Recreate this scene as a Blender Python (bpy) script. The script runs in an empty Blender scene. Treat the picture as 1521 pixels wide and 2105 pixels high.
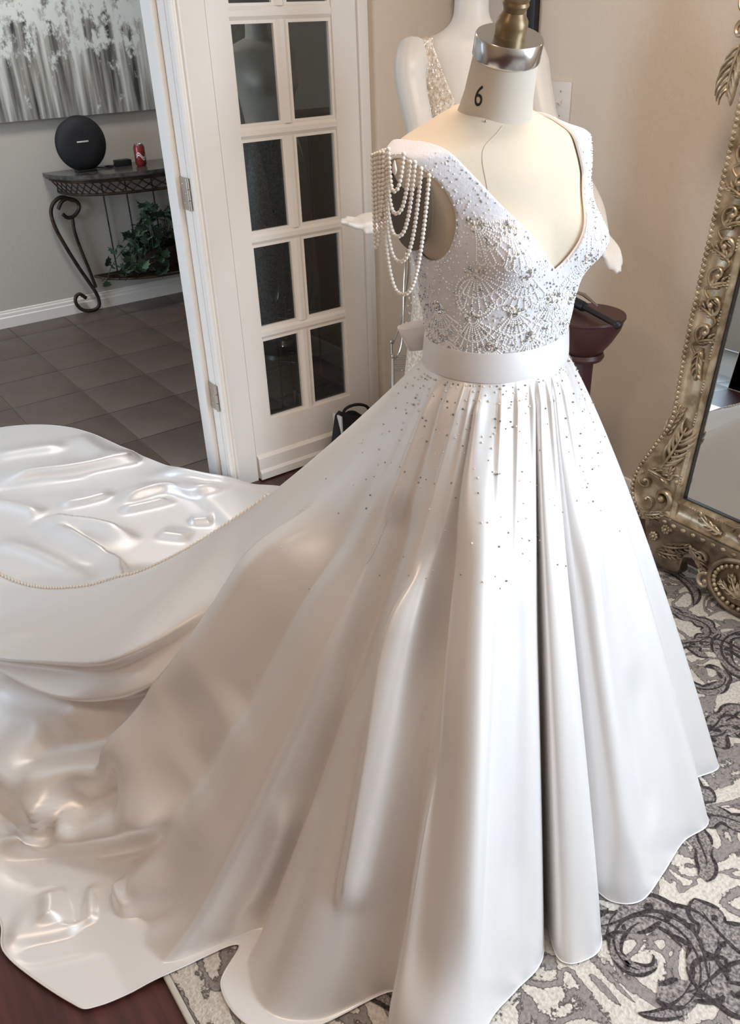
import bpy, bmesh, math, random
import numpy as np
from mathutils import Vector, Matrix, noise

random.seed(7)
rng = np.random.default_rng(7)
SC = bpy.context.scene
COL = SC.collection
PI = math.pi

# ------------------------------------------------------------------ camera
CAM_H = 1.55
R_CAM = ((0.80923103, -0.32060014, 0.49230143),
         (-0.5865191, -0.39270648, 0.70836217),
         (-0.03377105, -0.86197284, -0.50582837))
cam_data = bpy.data.cameras.new('camera')
cam = bpy.data.objects.new('camera', cam_data)
COL.objects.link(cam)
m = Matrix.Identity(4)
for r in range(3):
    m[r][0] = R_CAM[r][0]
    m[r][1] = -R_CAM[r][1]
    m[r][2] = -R_CAM[r][2]
m[2][3] = CAM_H
cam.matrix_world = m
cam_data.sensor_fit = 'HORIZONTAL'
cam_data.sensor_width = 36.0
cam_data.lens = 36.0 * 1715.0 / 1521.0
cam_data.clip_start = 0.02
SC.camera = cam

# ------------------------------------------------------------------ world, lights, exposure
world = bpy.data.worlds.new('world')
SC.world = world
world.use_nodes = True
bg = world.node_tree.nodes['Background']
bg.inputs[0].default_value = (0.80, 0.88, 1.0, 1)
bg.inputs[1].default_value = 1.0
vs = SC.view_settings
vs.view_transform = 'Standard'
vs.look = 'None'
vs.exposure = 0.2
vs.gamma = 1.0
vs.use_curve_mapping = False


def area_light(name, loc, target, sx, sy, power, color):
    d = bpy.data.lights.new(name, 'AREA')
    d.shape = 'RECTANGLE'
    d.size = sx
    d.size_y = sy
    d.energy = power
    d.color = color
    o = bpy.data.objects.new(name, d)
    COL.objects.link(o)
    o.location = loc
    v = Vector(target) - Vector(loc)
    o.rotation_euler = v.to_track_quat('-Z', 'Y').to_euler()
    return o


# daylight through the shop window in the right-hand wall, beside the viewer
area_light('window_daylight', (2.20, -1.35, 1.55), (0.0, -0.55, 1.25), 1.9, 1.7, 110, (0.66, 0.83, 1.0))
# daylight through the window of the next room
area_light('hall_window_daylight', (-2.3, 3.7, 1.5), (0, 3.7, 1.3), 1.4, 1.5, 62, (0.58, 0.78, 1.0))


# ------------------------------------------------------------------ materials
def new_mat(name):
    mt = bpy.data.materials.new(name)
    mt.use_nodes = True
    nt = mt.node_tree
    return mt, nt, nt.nodes['Principled BSDF']


def lin(c):
    return tuple(((x / 255) / 12.92 if x / 255 <= 0.04045 else ((x / 255 + 0.055) / 1.055) ** 2.4) for x in c) + (1,)


def mat(name, rgb, rough=0.5, metal=0.0, spec=0.5, var=0.0, var_scale=8.0, rgb2=None, bump=0.0, bump_scale=60.0,
        stretch=None, coat=0.0, sheen=0.0, detail=4.0, bump_dist=0.01):
    mt, nt, b = new_mat(name)
    c1 = lin(rgb)
    b.inputs['Base Color'].default_value = c1
    b.inputs['Roughness'].default_value = rough
    b.inputs['Metallic'].default_value = metal
    b.inputs['Specular IOR Level'].default_value = spec
    b.inputs['Coat Weight'].default_value = coat
    b.inputs['Sheen Weight'].default_value = sheen
    if var > 0 or bump > 0:
        tc = nt.nodes.new('ShaderNodeTexCoord')
        mp = nt.nodes.new('ShaderNodeMapping')
        nt.links.new(tc.outputs['Object'], mp.inputs[0])
        if stretch:
            mp.inputs['Scale'].default_value = stretch
    if var > 0:
        n = nt.nodes.new('ShaderNodeTexNoise')
        n.inputs['Scale'].default_value = var_scale
        n.inputs['Detail'].default_value = detail
        nt.links.new(mp.outputs[0], n.inputs['Vector'])
        rp = nt.nodes.new('ShaderNodeValToRGB')
        rp.color_ramp.elements[0].position = 0.5 - 0.25 / max(var, 0.01) * 0.5
        rp.color_ramp.elements[1].position = 0.5 + 0.25 / max(var, 0.01) * 0.5
        if rp.color_ramp.elements[0].position < 0:
            rp.color_ramp.elements[0].position = 0
            rp.color_ramp.elements[1].position = 1
        rp.color_ramp.elements[0].color = c1
        rp.color_ramp.elements[1].color = lin(rgb2 if rgb2 else tuple(x * 0.85 for x in rgb))
        nt.links.new(n.outputs[0], rp.inputs[0])
        nt.links.new(rp.outputs[0], b.inputs['Base Color'])
    if bump > 0:
        n2 = nt.nodes.new('ShaderNodeTexNoise')
        n2.inputs['Scale'].default_value = bump_scale
        n2.inputs['Detail'].default_value = 3
        nt.links.new(mp.outputs[0], n2.inputs['Vector'])
        bp = nt.nodes.new('ShaderNodeBump')
        bp.inputs['Strength'].default_value = bump
        bp.inputs['Distance'].default_value = bump_dist
        nt.links.new(n2.outputs[0], bp.inputs['Height'])
        nt.links.new(bp.outputs[0], b.inputs['Normal'])
    return mt


def glass_mat(name, tint=(0.55, 0.57, 0.56)):
    mt, nt, b = new_mat(name)
    nt.nodes.remove(b)
    out = nt.nodes['Material Output']
    tr = nt.nodes.new('ShaderNodeBsdfTransparent')
    tr.inputs[0].default_value = tint + (1,)
    gl = nt.nodes.new('ShaderNodeBsdfGlossy')
    gl.inputs['Roughness'].default_value = 0.02
    gl.inputs['Color'].default_value = (0.9, 0.9, 0.9, 1)
    fr = nt.nodes.new('ShaderNodeFresnel')
    fr.inputs[0].default_value = 1.5
    mx = nt.nodes.new('ShaderNodeMixShader')
    nt.links.new(fr.outputs[0], mx.inputs[0])
    nt.links.new(tr.outputs[0], mx.inputs[1])
    nt.links.new(gl.outputs[0], mx.inputs[2])
    nt.links.new(mx.outputs[0], out.inputs[0])
    return mt


def painting_mat():
    mt, nt, b = new_mat('painted_canvas')
    b.inputs['Roughness'].default_value = 0.6
    tc = nt.nodes.new('ShaderNodeTexCoord')
    mp = nt.nodes.new('ShaderNodeMapping')
    mp.inputs['Scale'].default_value = (26, 1, 1.4)
    nt.links.new(tc.outputs['Object'], mp.inputs[0])
    n1 = nt.nodes.new('ShaderNodeTexNoise')
    n1.inputs['Scale'].default_value = 1.0
    n1.inputs['Detail'].default_value = 5
    nt.links.new(mp.outputs[0], n1.inputs['Vector'])
    r1 = nt.nodes.new('ShaderNodeValToRGB')
    cr = r1.color_ramp
    cr.elements[0].position = 0.34
    cr.elements[0].color = lin((52, 54, 54))
    cr.elements[1].position = 0.66
    cr.elements[1].color = lin((205, 207, 203))
    e = cr.elements.new(0.43)
    e.color = lin((118, 116, 112))
    e = cr.elements.new(0.53)
    e.color = lin((158, 156, 150))
    nt.links.new(n1.outputs[0], r1.inputs[0])
    # pale splashes, denser towards the top of the picture
    mp2 = nt.nodes.new('ShaderNodeMapping')
    mp2.inputs['Scale'].default_value = (9, 1, 6)
    nt.links.new(tc.outputs['Object'], mp2.inputs[0])
    n2 = nt.nodes.new('ShaderNodeTexNoise')
    n2.inputs['Scale'].default_value = 1.2
    n2.inputs['Detail'].default_value = 8
    n2.inputs['Roughness'].default_value = 0.7
    nt.links.new(mp2.outputs[0], n2.inputs['Vector'])
    sx = nt.nodes.new('ShaderNodeSeparateXYZ')
    nt.links.new(tc.outputs['Object'], sx.inputs[0])
    ma = nt.nodes.new('ShaderNodeMath')
    ma.operation = 'MULTIPLY_ADD'
    ma.inputs[1].default_value = 0.42
    ma.inputs[2].default_value = -0.13
    nt.links.new(sx.outputs[2], ma.inputs[0])
    ad = nt.nodes.new('ShaderNodeMath')
    ad.operation = 'ADD'
    nt.links.new(n2.outputs[0], ad.inputs[0])
    nt.links.new(ma.outputs[0], ad.inputs[1])
    r2 = nt.nodes.new('ShaderNodeValToRGB')
    r2.color_ramp.elements[0].position = 0.52
    r2.color_ramp.elements[1].position = 0.60
    nt.links.new(ad.outputs[0], r2.inputs[0])
    mx = nt.nodes.new('ShaderNodeMixRGB')
    nt.links.new(r2.outputs[0], mx.inputs[0])
    nt.links.new(r1.outputs[0], mx.inputs[1])
    mx.inputs[2].default_value = lin((212, 217, 214))
    nt.links.new(mx.outputs[0], b.inputs['Base Color'])
    return mt


def satin_mat(name, rgb, rough=0.34, metal=0.5):
    mt, nt, b = new_mat(name)
    b.inputs['Base Color'].default_value = lin(rgb)
    b.inputs['Roughness'].default_value = rough
    b.inputs['Specular IOR Level'].default_value = 0.6
    b.inputs['Metallic'].default_value = metal
    tc = nt.nodes.new('ShaderNodeTexCoord')
    n = nt.nodes.new('ShaderNodeTexNoise')
    n.inputs['Scale'].default_value = 900
    n.inputs['Detail'].default_value = 1
    nt.links.new(tc.outputs['Object'], n.inputs['Vector'])
    bp = nt.nodes.new('ShaderNodeBump')
    bp.inputs['Strength'].default_value = 0.05
    bp.inputs['Distance'].default_value = 0.001
    nt.links.new(n.outputs[0], bp.inputs['Height'])
    nt.links.new(bp.outputs[0], b.inputs['Normal'])
    return mt


M = {}
M['wall'] = mat('beige_wall_paint', (224, 208, 190), 0.85, spec=0.2, bump=0.35, bump_scale=70, bump_dist=0.004)
M['tan_wall'] = mat('low_bounce_tan_wall', (172, 142, 116), 0.85, spec=0.2, bump=0.3, bump_scale=70, bump_dist=0.004)  # tone of the unseen left wall, darkened to bounce less light onto the gown
M['hall_wall'] = mat('grey_wall_paint', (196, 189, 180), 0.85, spec=0.2, bump=0.2, bump_scale=70, bump_dist=0.004)
M['white_trim'] = mat('white_trim_paint', (243, 236, 228), 0.35, spec=0.5)
M['ceiling'] = mat('ceiling_paint', (236, 230, 222), 0.9)
M['wood_floor'] = mat('dark_cherry_wood_floor', (86, 46, 40), 0.38, var=0.8, var_scale=3, rgb2=(58, 32, 30), stretch=(14, 1.2, 1))
M['tile'] = mat('grey_brown_tile', (98, 84, 76), 0.42, var=0.9, var_scale=2.6, rgb2=(80, 69, 63), bump=0.1, bump_scale=30)
M['grout'] = mat('tile_grout', (128, 118, 108), 0.8)
M['glass'] = glass_mat('door_glass')
M['nickel'] = mat('brushed_nickel', (190, 182, 172), 0.35, metal=0.9)
M['canvas'] = painting_mat()
M['canvas_edge'] = mat('canvas_edge', (92, 84, 78), 0.8)
M['iron'] = mat('bronze_wrought_iron', (84, 68, 54), 0.45, metal=0.6, var=0.8, var_scale=20, rgb2=(52, 42, 36))
M['stone'] = mat('dark_stone_top', (86, 84, 80), 0.18, var=0.9, var_scale=26, rgb2=(52, 50, 48))
M['black_plastic'] = mat('black_plastic', (22, 22, 24), 0.45)
M['speaker_cloth'] = mat('black_speaker_mesh', (26, 25, 30), 0.75, bump=0.3, bump_scale=500, bump_dist=0.001)
M['silver'] = mat('polished_silver', (205, 203, 200), 0.22, metal=1.0)
M['can_red'] = mat('red_can_print', (150, 46, 44), 0.3, metal=0.4, var=0.9, var_scale=30, rgb2=(120, 60, 58))
M['pale_print'] = mat('pale_print', (212, 205, 200), 0.5)
M['leaf'] = mat('ivy_leaf', (58, 82, 58), 0.5, var=0.8, var_scale=9, rgb2=(96, 118, 96))
M['leaf_dark'] = mat('ivy_leaf_dark', (34, 48, 36), 0.5)
M['terracotta'] = mat('dark_clay_pot', (58, 40, 34), 0.6)
M['linen'] = mat('dress_form_linen', (216, 199, 177), 0.75, spec=0.2, bump=0.12, bump_scale=700, bump_dist=0.001)
M['linen_neck'] = mat('dress_form_canvas', (205, 192, 176), 0.75, spec=0.2, bump=0.12, bump_scale=700, bump_dist=0.001)
M['armplate'] = mat('armplate_dark', (104, 90, 76), 0.6)
M['ink'] = mat('black_ink', (24, 20, 20), 0.6)
M['gold_wood'] = mat('antique_gold_wood', (150, 126, 92), 0.35, metal=0.55, var=0.6, var_scale=30, rgb2=(112, 92, 64))
M['satin'] = satin_mat('ivory_satin', (239, 234, 231), 0.40, 0.40)
M['ribbon'] = satin_mat('ivory_ribbon', (239, 234, 231), 0.42, 0.25)
M['bodice'] = mat('embroidered_white_tulle', (226, 221, 224), 0.55, bump=0.35, bump_scale=260, bump_dist=0.002)
M['pearl'] = mat('cream_pearl', (238, 226, 212), 0.22, coat=0.4)
M['bead_white'] = mat('white_seed_bead', (246, 242, 238), 0.25, coat=0.3)
M['crystal'] = mat('silver_crystal', (176, 172, 168), 0.12, metal=0.85)
M['mannequin'] = mat('white_mannequin_paint', (208, 200, 191), 0.42)
M['lace'] = mat('beaded_lace', (232, 222, 208), 0.5, var=0.95, var_scale=120, rgb2=(188, 168, 148), bump=0.7, bump_scale=160, bump_dist=0.004)
M['chrome'] = mat('chrome_wire', (196, 190, 182), 0.2, metal=1.0)
M['bag'] = mat('black_fabric', (14, 14, 18), 0.7)
M['mahogany'] = mat('mahogany', (206, 124, 110), 0.35, var=0.6, var_scale=10, rgb2=(176, 98, 88))
M['mahogany_dark'] = mat('dark_mahogany', (74, 42, 42), 0.4)
M['gilt'] = mat('antique_silver_gilt', (208, 190, 162), 0.34, metal=0.65, var=0.95, var_scale=22, rgb2=(142, 124, 98), bump=0.25, bump_scale=60, bump_dist=0.004)
M['gilt_dark'] = mat('antique_gilt_dark', (150, 130, 106), 0.42, metal=0.6, var=0.85, var_scale=18, rgb2=(96, 80, 66))
M['mirror'] = mat('mirror_glass', (226, 228, 226), 0.01, metal=1.0)
def rug_mat():
    mt, nt, b = new_mat('cream_rug_pile')
    b.inputs['Roughness'].default_value = 0.95
    b.inputs['Specular IOR Level'].default_value = 0.1
    tc = nt.nodes.new('ShaderNodeTexCoord')

    def noise_(scale, detail, dist):
        n = nt.nodes.new('ShaderNodeTexNoise')
        n.inputs['Scale'].default_value = scale
        n.inputs['Detail'].default_value = detail
        n.inputs['Distortion'].default_value = dist
        nt.links.new(tc.outputs['Object'], n.inputs['Vector'])
        return n
    pat = noise_(5.2, 1.6, 2.4)
    fine = noise_(150, 3, 0)
    add = nt.nodes.new('ShaderNodeMath')
    add.operation = 'MULTIPLY_ADD'
    add.inputs[1].default_value = 0.10
    nt.links.new(fine.outputs[0], add.inputs[0])
    nt.links.new(pat.outputs[0], add.inputs[2])
    rp = nt.nodes.new('ShaderNodeValToRGB')
    cr = rp.color_ramp
    cream, grey, dark = lin((214, 204, 192)), lin((150, 141, 136)), lin((78, 71, 70))
    cr.elements[0].position = 0.0
    cr.elements[0].color = cream
    cr.elements[1].position = 1.0
    cr.elements[1].color = cream
    for pos, c in ((0.515, cream), (0.530, dark), (0.545, grey), (0.615, grey), (0.630, dark), (0.645, cream)):
        e = cr.elements.new(pos)
        e.color = c
    nt.links.new(add.outputs[0], rp.inputs[0])
    mx = nt.nodes.new('ShaderNodeMixRGB')
    mx.blend_type = 'MULTIPLY'
    mx.inputs[0].default_value = 0.6
    r2 = nt.nodes.new('ShaderNodeValToRGB')
    r2.color_ramp.elements[0].position = 0.3
    r2.color_ramp.elements[0].color = (0.55, 0.54, 0.53, 1)
    r2.color_ramp.elements[1].position = 0.62
    nt.links.new(fine.outputs[0], r2.inputs[0])
    nt.links.new(rp.outputs[0], mx.inputs[1])
    nt.links.new(r2.outputs[0], mx.inputs[2])
    nt.links.new(mx.outputs[0], b.inputs['Base Color'])
    bp = nt.nodes.new('ShaderNodeBump')
    bp.inputs['Strength'].default_value = 0.8
    bp.inputs['Distance'].default_value = 0.004
    nt.links.new(fine.outputs[0], bp.inputs['Height'])
    nt.links.new(bp.outputs[0], b.inputs['Normal'])
    return mt


M['rug'] = rug_mat()
M['rug_grey'] = mat('grey_rug_pile', (166, 156, 150), 0.95, spec=0.1, var=0.95, var_scale=150, rgb2=(92, 85, 83), bump=0.8, bump_scale=260, bump_dist=0.004)
M['rug_dark'] = mat('charcoal_rug_pile', (88, 80, 79), 0.95, spec=0.1, var=0.9, var_scale=150, rgb2=(48, 43, 44), bump=0.8, bump_scale=260, bump_dist=0.004)
M['rug_edge'] = mat('rug_binding', (196, 188, 176), 0.95)
M['switch'] = mat('switch_plate_plastic', (232, 220, 208), 0.4)
M['dark_wood'] = mat('black_brown_wood', (36, 30, 28), 0.45)
M['dark_sequin'] = mat('charcoal_sequin', (60, 58, 58), 0.4, var=0.9, var_scale=120, rgb2=(110, 106, 102))


# ------------------------------------------------------------------ mesh helpers
class MB:
    def __init__(self):
        self.v = []
        self.f = []

    def add(self, vs_, fs_):
        o = len(self.v)
        self.v += [tuple(p) for p in vs_]
        self.f += [tuple(i + o for i in f) for f in fs_]
        return self

    def box(self, x0, x1, y0, y1, z0, z1, bev=0.0):
        if bev <= 0:
            vs_ = [(x, y, z) for z in (z0, z1) for y in (y0, y1) for x in (x0, x1)]
            fs_ = [(0, 2, 3, 1), (4, 5, 7, 6), (0, 1, 5, 4), (2, 6, 7, 3), (0, 4, 6, 2), (1, 3, 7, 5)]
            return self.add(vs_, fs_)
        bm = bmesh.new()
        bmesh.ops.create_cube(bm, size=1)
        for v in bm.verts:
            v.co = Vector((x0 + (v.co.x + .5) * (x1 - x0), y0 + (v.co.y + .5) * (y1 - y0), z0 + (v.co.z + .5) * (z1 - z0)))
        bmesh.ops.bevel(bm, geom=list(bm.edges), offset=bev, segments=2, profile=0.6, affect='EDGES')
        return self.bm(bm)

    def bm(self, bm):
        bm.verts.ensure_lookup_table()
        for i, v in enumerate(bm.verts):
            v.index = i
        self.add([tuple(v.co) for v in bm.verts], [tuple(v.index for v in f.verts) for f in bm.faces])
        bm.free()
        return self

    def tube(self, pts, rad, seg=10, closed=False, caps=True, flat=1.0):
        pts = [Vector(p) for p in pts]
        n = len(pts)
        if not hasattr(rad, '__len__'):
            rad = [rad] * n
        rings = []
        up = None
        for i in range(n):
            if closed:
                t = pts[(i + 1) % n] - pts[i - 1]
            else:
                t = pts[min(i + 1, n - 1)] - pts[max(i - 1, 0)]
            if t.length < 1e-9:
                t = Vector((0, 0, 1))
            t.normalize()
            if up is None:
                a = Vector((0, 0, 1)) if abs(t.z) < 0.9 else Vector((1, 0, 0))
                up = (a - t * a.dot(t)).normalized()
            else:
                up = up - t * up.dot(t)
                if up.length < 1e-6:
                    up = Vector((1, 0, 0))
                up.normalize()
            sd = t.cross(up)
            rings.append([pts[i] + (up * math.cos(2 * PI * k / seg) * flat + sd * math.sin(2 * PI * k / seg)) * rad[i] for k in range(seg)])
        vs_ = [p for rg in rings for p in rg]
        fs_ = []
        for i in range(n if closed else n - 1):
            j = (i + 1) % n
            for k in range(seg):
                l = (k + 1) % seg
                fs_.append((i * seg + k, i * seg + l, j * seg + l, j * seg + k))
        if caps and not closed:
            fs_.append(tuple(range(seg - 1, -1, -1)))
            fs_.append(tuple((n - 1) * seg + k for k in range(seg)))
        return self.add(vs_, fs_)

    def lathe(self, prof, seg=32, c=(0, 0, 0), mtx=None, sx=1.0, sy=1.0):
        vs_ = []
        for (r, z) in prof:
            for k in range(seg):
                a = 2 * PI * k / seg
                p = Vector((r * math.cos(a) * sx, r * math.sin(a) * sy, z))
                if mtx is not None:
                    p = mtx @ p
                vs_.append((p.x + c[0], p.y + c[1], p.z + c[2]))
        fs_ = []
        n = len(prof)
        for i in range(n - 1):
            for k in range(seg):
                l = (k + 1) % seg
                fs_.append((i * seg + k, i * seg + l, (i + 1) * seg + l, (i + 1) * seg + k))
        if prof[0][0] > 1e-6:
            fs_.append(tuple(range(seg - 1, -1, -1)))
        if prof[-1][0] > 1e-6:
            fs_.append(tuple((n - 1) * seg + k for k in range(seg)))
        return self.add(vs_, fs_)

    def ball(self, c, r, seg=8, rings=5, sc=(1, 1, 1)):
        vs_ = [(c[0], c[1], c[2] - r * sc[2])]
        for i in range(1, rings):
            ph = -PI / 2 + PI * i / rings
            for k in range(seg):
                a = 2 * PI * k / seg
                vs_.append((c[0] + r * sc[0] * math.cos(ph) * math.cos(a), c[1] + r * sc[1] * math.cos(ph) * math.sin(a), c[2] + r * sc[2] * math.sin(ph)))
        vs_.append((c[0], c[1], c[2] + r * sc[2]))
        fs_ = []
        for k in range(seg):
            fs_.append((0, 1 + (k + 1) % seg, 1 + k))
        for i in range(rings - 2):
            for k in range(seg):
                l = (k + 1) % seg
                fs_.append((1 + i * seg + k, 1 + i * seg + l, 1 + (i + 1) * seg + l, 1 + (i + 1) * seg + k))
        t = len(vs_) - 1
        for k in range(seg):
            fs_.append((1 + (rings - 2) * seg + k, 1 + (rings - 2) * seg + (k + 1) % seg, t))
        return self.add(vs_, fs_)

    def prism(self, poly, fn0, fn1):
        """polygon of 2D points, extruded between two mappings"""
        n = len(poly)
        vs_ = [fn0(p) for p in poly] + [fn1(p) for p in poly]
        fs_ = [tuple(range(n - 1, -1, -1)), tuple(range(n, 2 * n))]
        for i in range(n):
            j = (i + 1) % n
            fs_.append((i, j, n + j, n + i))
        return self.add(vs_, fs_)

    def build(self, name, material, parent=None, smooth=True, angle=40, loc=None):
        me = bpy.data.meshes.new(name)
        me.from_pydata(self.v, [], self.f)
        me.validate()
        bm = bmesh.new()
        bm.from_mesh(me)
        bmesh.ops.recalc_face_normals(bm, faces=bm.faces)
        bm.to_mesh(me)
        bm.free()
        if isinstance(material, str):
            material = M[material]
        me.materials.append(material)
        if smooth:
            me.polygons.foreach_set('use_smooth', [True] * len(me.polygons))
            me.set_sharp_from_angle(angle=math.radians(angle))
        o = bpy.data.objects.new(name, me)
        COL.objects.link(o)
        if parent:
            o.parent = parent
        if loc:
            o.location = loc
        return o


def raw_mesh(name, verts, faces, material, parent=None, smooth=True):
    me = bpy.data.meshes.new(name)
    me.from_pydata(verts, [], faces)
    me.materials.append(M[material])
    if smooth:
        me.polygons.foreach_set('use_smooth', [True] * len(me.polygons))
    o = bpy.data.objects.new(name, me)
    COL.objects.link(o)
    if parent:
        o.parent = parent
    return o


def empty(name, loc=(0, 0, 0)):
    o = bpy.data.objects.new(name, None)
    o.empty_display_size = 0.05
    COL.objects.link(o)
    o.location = loc
    return o


def tag(o, label=None, cat=None, group=None, kind=None):
    if label:
        o['label'] = label
    if cat:
        o['category'] = cat
    if group:
        o['group'] = group
    if kind:
        o['kind'] = kind
    return o


def struct(o, label):
    return tag(o, label, 'structure', None, 'structure')


def catmull(pts, n, closed=False):
    pts = [np.array(p, float) for p in pts]
    out = []
    m_ = len(pts)
    segs = m_ if closed else m_ - 1
    for i in range(segs):
        p0 = pts[(i - 1) % m_] if closed or i > 0 else 2 * pts[0] - pts[1]
        p1 = pts[i]
        p2 = pts[(i + 1) % m_]
        p3 = pts[(i + 2) % m_] if closed or i + 2 < m_ else 2 * pts[-1] - pts[-2]
        for k in range(n):
            t = k / n
            out.append(0.5 * ((2 * p1) + (-p0 + p2) * t + (2 * p0 - 5 * p1 + 4 * p2 - p3) * t * t + (-p0 + 3 * p1 - 3 * p2 + p3) * t ** 3))
    if not closed:
        out.append(pts[-1])
    return out


# ================================================================== THE SETTING
WX = 2.28        # wall with the light switch and the mirror
WY = 2.62        # front face of the wall beside the glazed door
DY = 2.668       # plane of the glazed door
HY = 5.42        # far wall of the next room
CEIL = 2.7

struct(MB().box(-2.4, WX + 0.1, -2.6, 2.80, -0.1, 0).build('floor', 'wood_floor', smooth=False), 'dark cherry wood floor of the fitting room')
hf = MB().box(-2.4, 3.7, 2.80, HY + .1, -0.1, -0.004).build('floor_hall', 'grout', smooth=False)
struct(hf, 'grey brown tiled floor of the next room')
tile_mesh = None
TP, TQ = 0.344, 0.369
for i in range(-7, 7):
    for j in range(0, 8):
        x0 = 1.09 + i * TP
        y0 = 2.80 + (0.0 if j == 0 else 0.16 + (j - 1) * TQ)
        y1 = 2.80 + 0.16 + j * TQ
        x1 = min(x0 + TP, 3.7)
        y1 = min(y1, HY)
        if x0 >= 3.69 or y0 >= HY - .02:
            continue
        g = 0.0022
        if j == 0 or y1 >= HY or tile_mesh is None:
            t = MB().box(0, x1 - x0 - 2 * g, 0, y1 - y0 - 2 * g, -0.004, 0.0, 0.0012).build('tile', 'tile', hf, loc=(x0 + g, y0 + g, 0.0))
            if tile_mesh is None and j > 0:
                tile_mesh = t.data
        else:
            t = bpy.data.objects.new('tile', tile_mesh)
            COL.objects.link(t)
            t.parent = hf
            t.location = (x0 + g, y0 + g, 0.0)

# walls of the fitting room
wr = MB()
wr.box(WX, WX + .12, -0.35, 2.84, 0, CEIL)
wr.box(WX, WX + .12, -2.6, -2.35, 0, CEIL)
wr.box(WX, WX + .12, -2.35, -0.35, 0, 0.65)
wr.box(WX, WX + .12, -2.35, -0.35, 2.45, CEIL)
struct(wr.build('wall_right', 'wall', smooth=False), 'beige textured wall behind the light switch and mirror')
wb = MB()
# piece beside the door, with a rounded (bullnose) left corner
prof = []
for k in range(7):
    a = PI / 2 * k / 6
    prof.append((1.915 + 0.014 - 0.014 * math.cos(a), WY + 0.014 - 0.014 * math.sin(a)))
prof += [(WX, WY), (WX, 2.84), (1.915, 2.84)]
wb.prism(prof, lambda p: (p[0], p[1], 0), lambda p: (p[0], p[1], 2.14))
wb.box(-0.95, WX, WY, 2.84, 2.14, CEIL)
wb.box(-2.4, -0.95, WY, 2.84, 0, CEIL)
struct(wb.build('wall_back', 'wall', angle=50), 'beige textured wall around the glazed door opening')
struct(MB().box(-2.52, -2.4, -2.6, 2.84, 0, CEIL).build('wall_left', 'tan_wall', smooth=False), 'unseen left wall of the room, darkened to tan to bounce less light')
struct(MB().box(-2.4, WX, -2.72, -2.6, 0, CEIL).build('wall_front', 'wall', smooth=False), 'beige wall behind the viewer')
w1 = MB()
for (a, b_, c, d) in ((-2.35, -2.29, .65, 2.45), (-.41, -.35, .65, 2.45), (-2.29, -.41, .65, .71), (-2.29, -.41, 2.39, 2.45), (-1.38, -1.33, .71, 2.39)):
    w1.box(WX + .02, WX + .10, a, b_, c, d)
struct(w1.build('window_1', 'white_trim', smooth=False), 'white framed shop window beside the viewer')
struct(MB().box(-2.52, 3.8, -2.72, HY + .1, CEIL, CEIL + .1).build('ceiling', 'ceiling', smooth=False), 'white painted ceiling')
# next room
struct(MB().box(-2.4, 3.7, HY, HY + .1, 0, CEIL).build('wall_hall_far', 'hall_wall', smooth=False), 'grey wall of the next room behind the console table')
struct(MB().box(3.7, 3.8, 2.84, HY, 0, CEIL).build('wall_hall_right', 'hall_wall', smooth=False), 'grey right hand wall of the next room')
struct(MB().box(2.40, 3.7, 2.74, 2.84, 0, CEIL).build('wall_hall_near', 'hall_wall', smooth=False), 'grey near wall of the next room')
wl = MB()
wl.box(-2.52, -2.4, 2.84, 2.98, 0, CEIL)
wl.box(-2.52, -2.4, 4.42, HY, 0, CEIL)
wl.box(-2.52, -2.4, 2.98, 4.42, 0, .72)
wl.box(-2.52, -2.4, 2.98, 4.42, 2.28, CEIL)
struct(wl.build('wall_hall_left', 'hall_wall', smooth=False), 'grey wall of the next room with a window')

w2 = MB()
for (a, b_, c, d) in ((2.98, 3.04, .72, 2.28), (4.36, 4.42, .72, 2.28), (3.04, 4.36, .72, .78), (3.04, 4.36, 2.22, 2.28), (3.68, 3.72, .78, 2.22)):
    w2.box(-2.50, -2.42, a, b_, c, d)
struct(w2.build('window_2', 'white_trim', smooth=False), 'white framed window of the next room')


def baseboard(name, x0, x1, y, label):
    b = MB()
    prof = [(0, 0), (-.016, 0), (-.016, .060), (-.011, .066), (-.011, .082), (-.006, .090), (-.006, .098), (0, .102)]
    b.prism(prof, lambda p: (x0, y + p[0], p[1]), lambda p: (x1, y + p[0], p[1]))
    return struct(b.build(name, 'white_trim', angle=30), label)


baseboard('baseboard_hall', -2.4, 3.7, HY, 'white moulded baseboard along the grey wall of the next room')
baseboard('baseboard_back', 1.93, WX, WY, 'white baseboard beside the glazed door')
bb = MB()
bb.prism([(0, 0), (-.014, 0), (-.014, .075), (-.006, .095), (0, .098)], lambda p: (WX + p[0], -2.6, p[1]), lambda p: (WX + p[0], WY - .014, p[1]))
struct(bb.build('baseboard_right', 'white_trim', angle=30), 'white baseboard below the switch wall')

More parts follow.
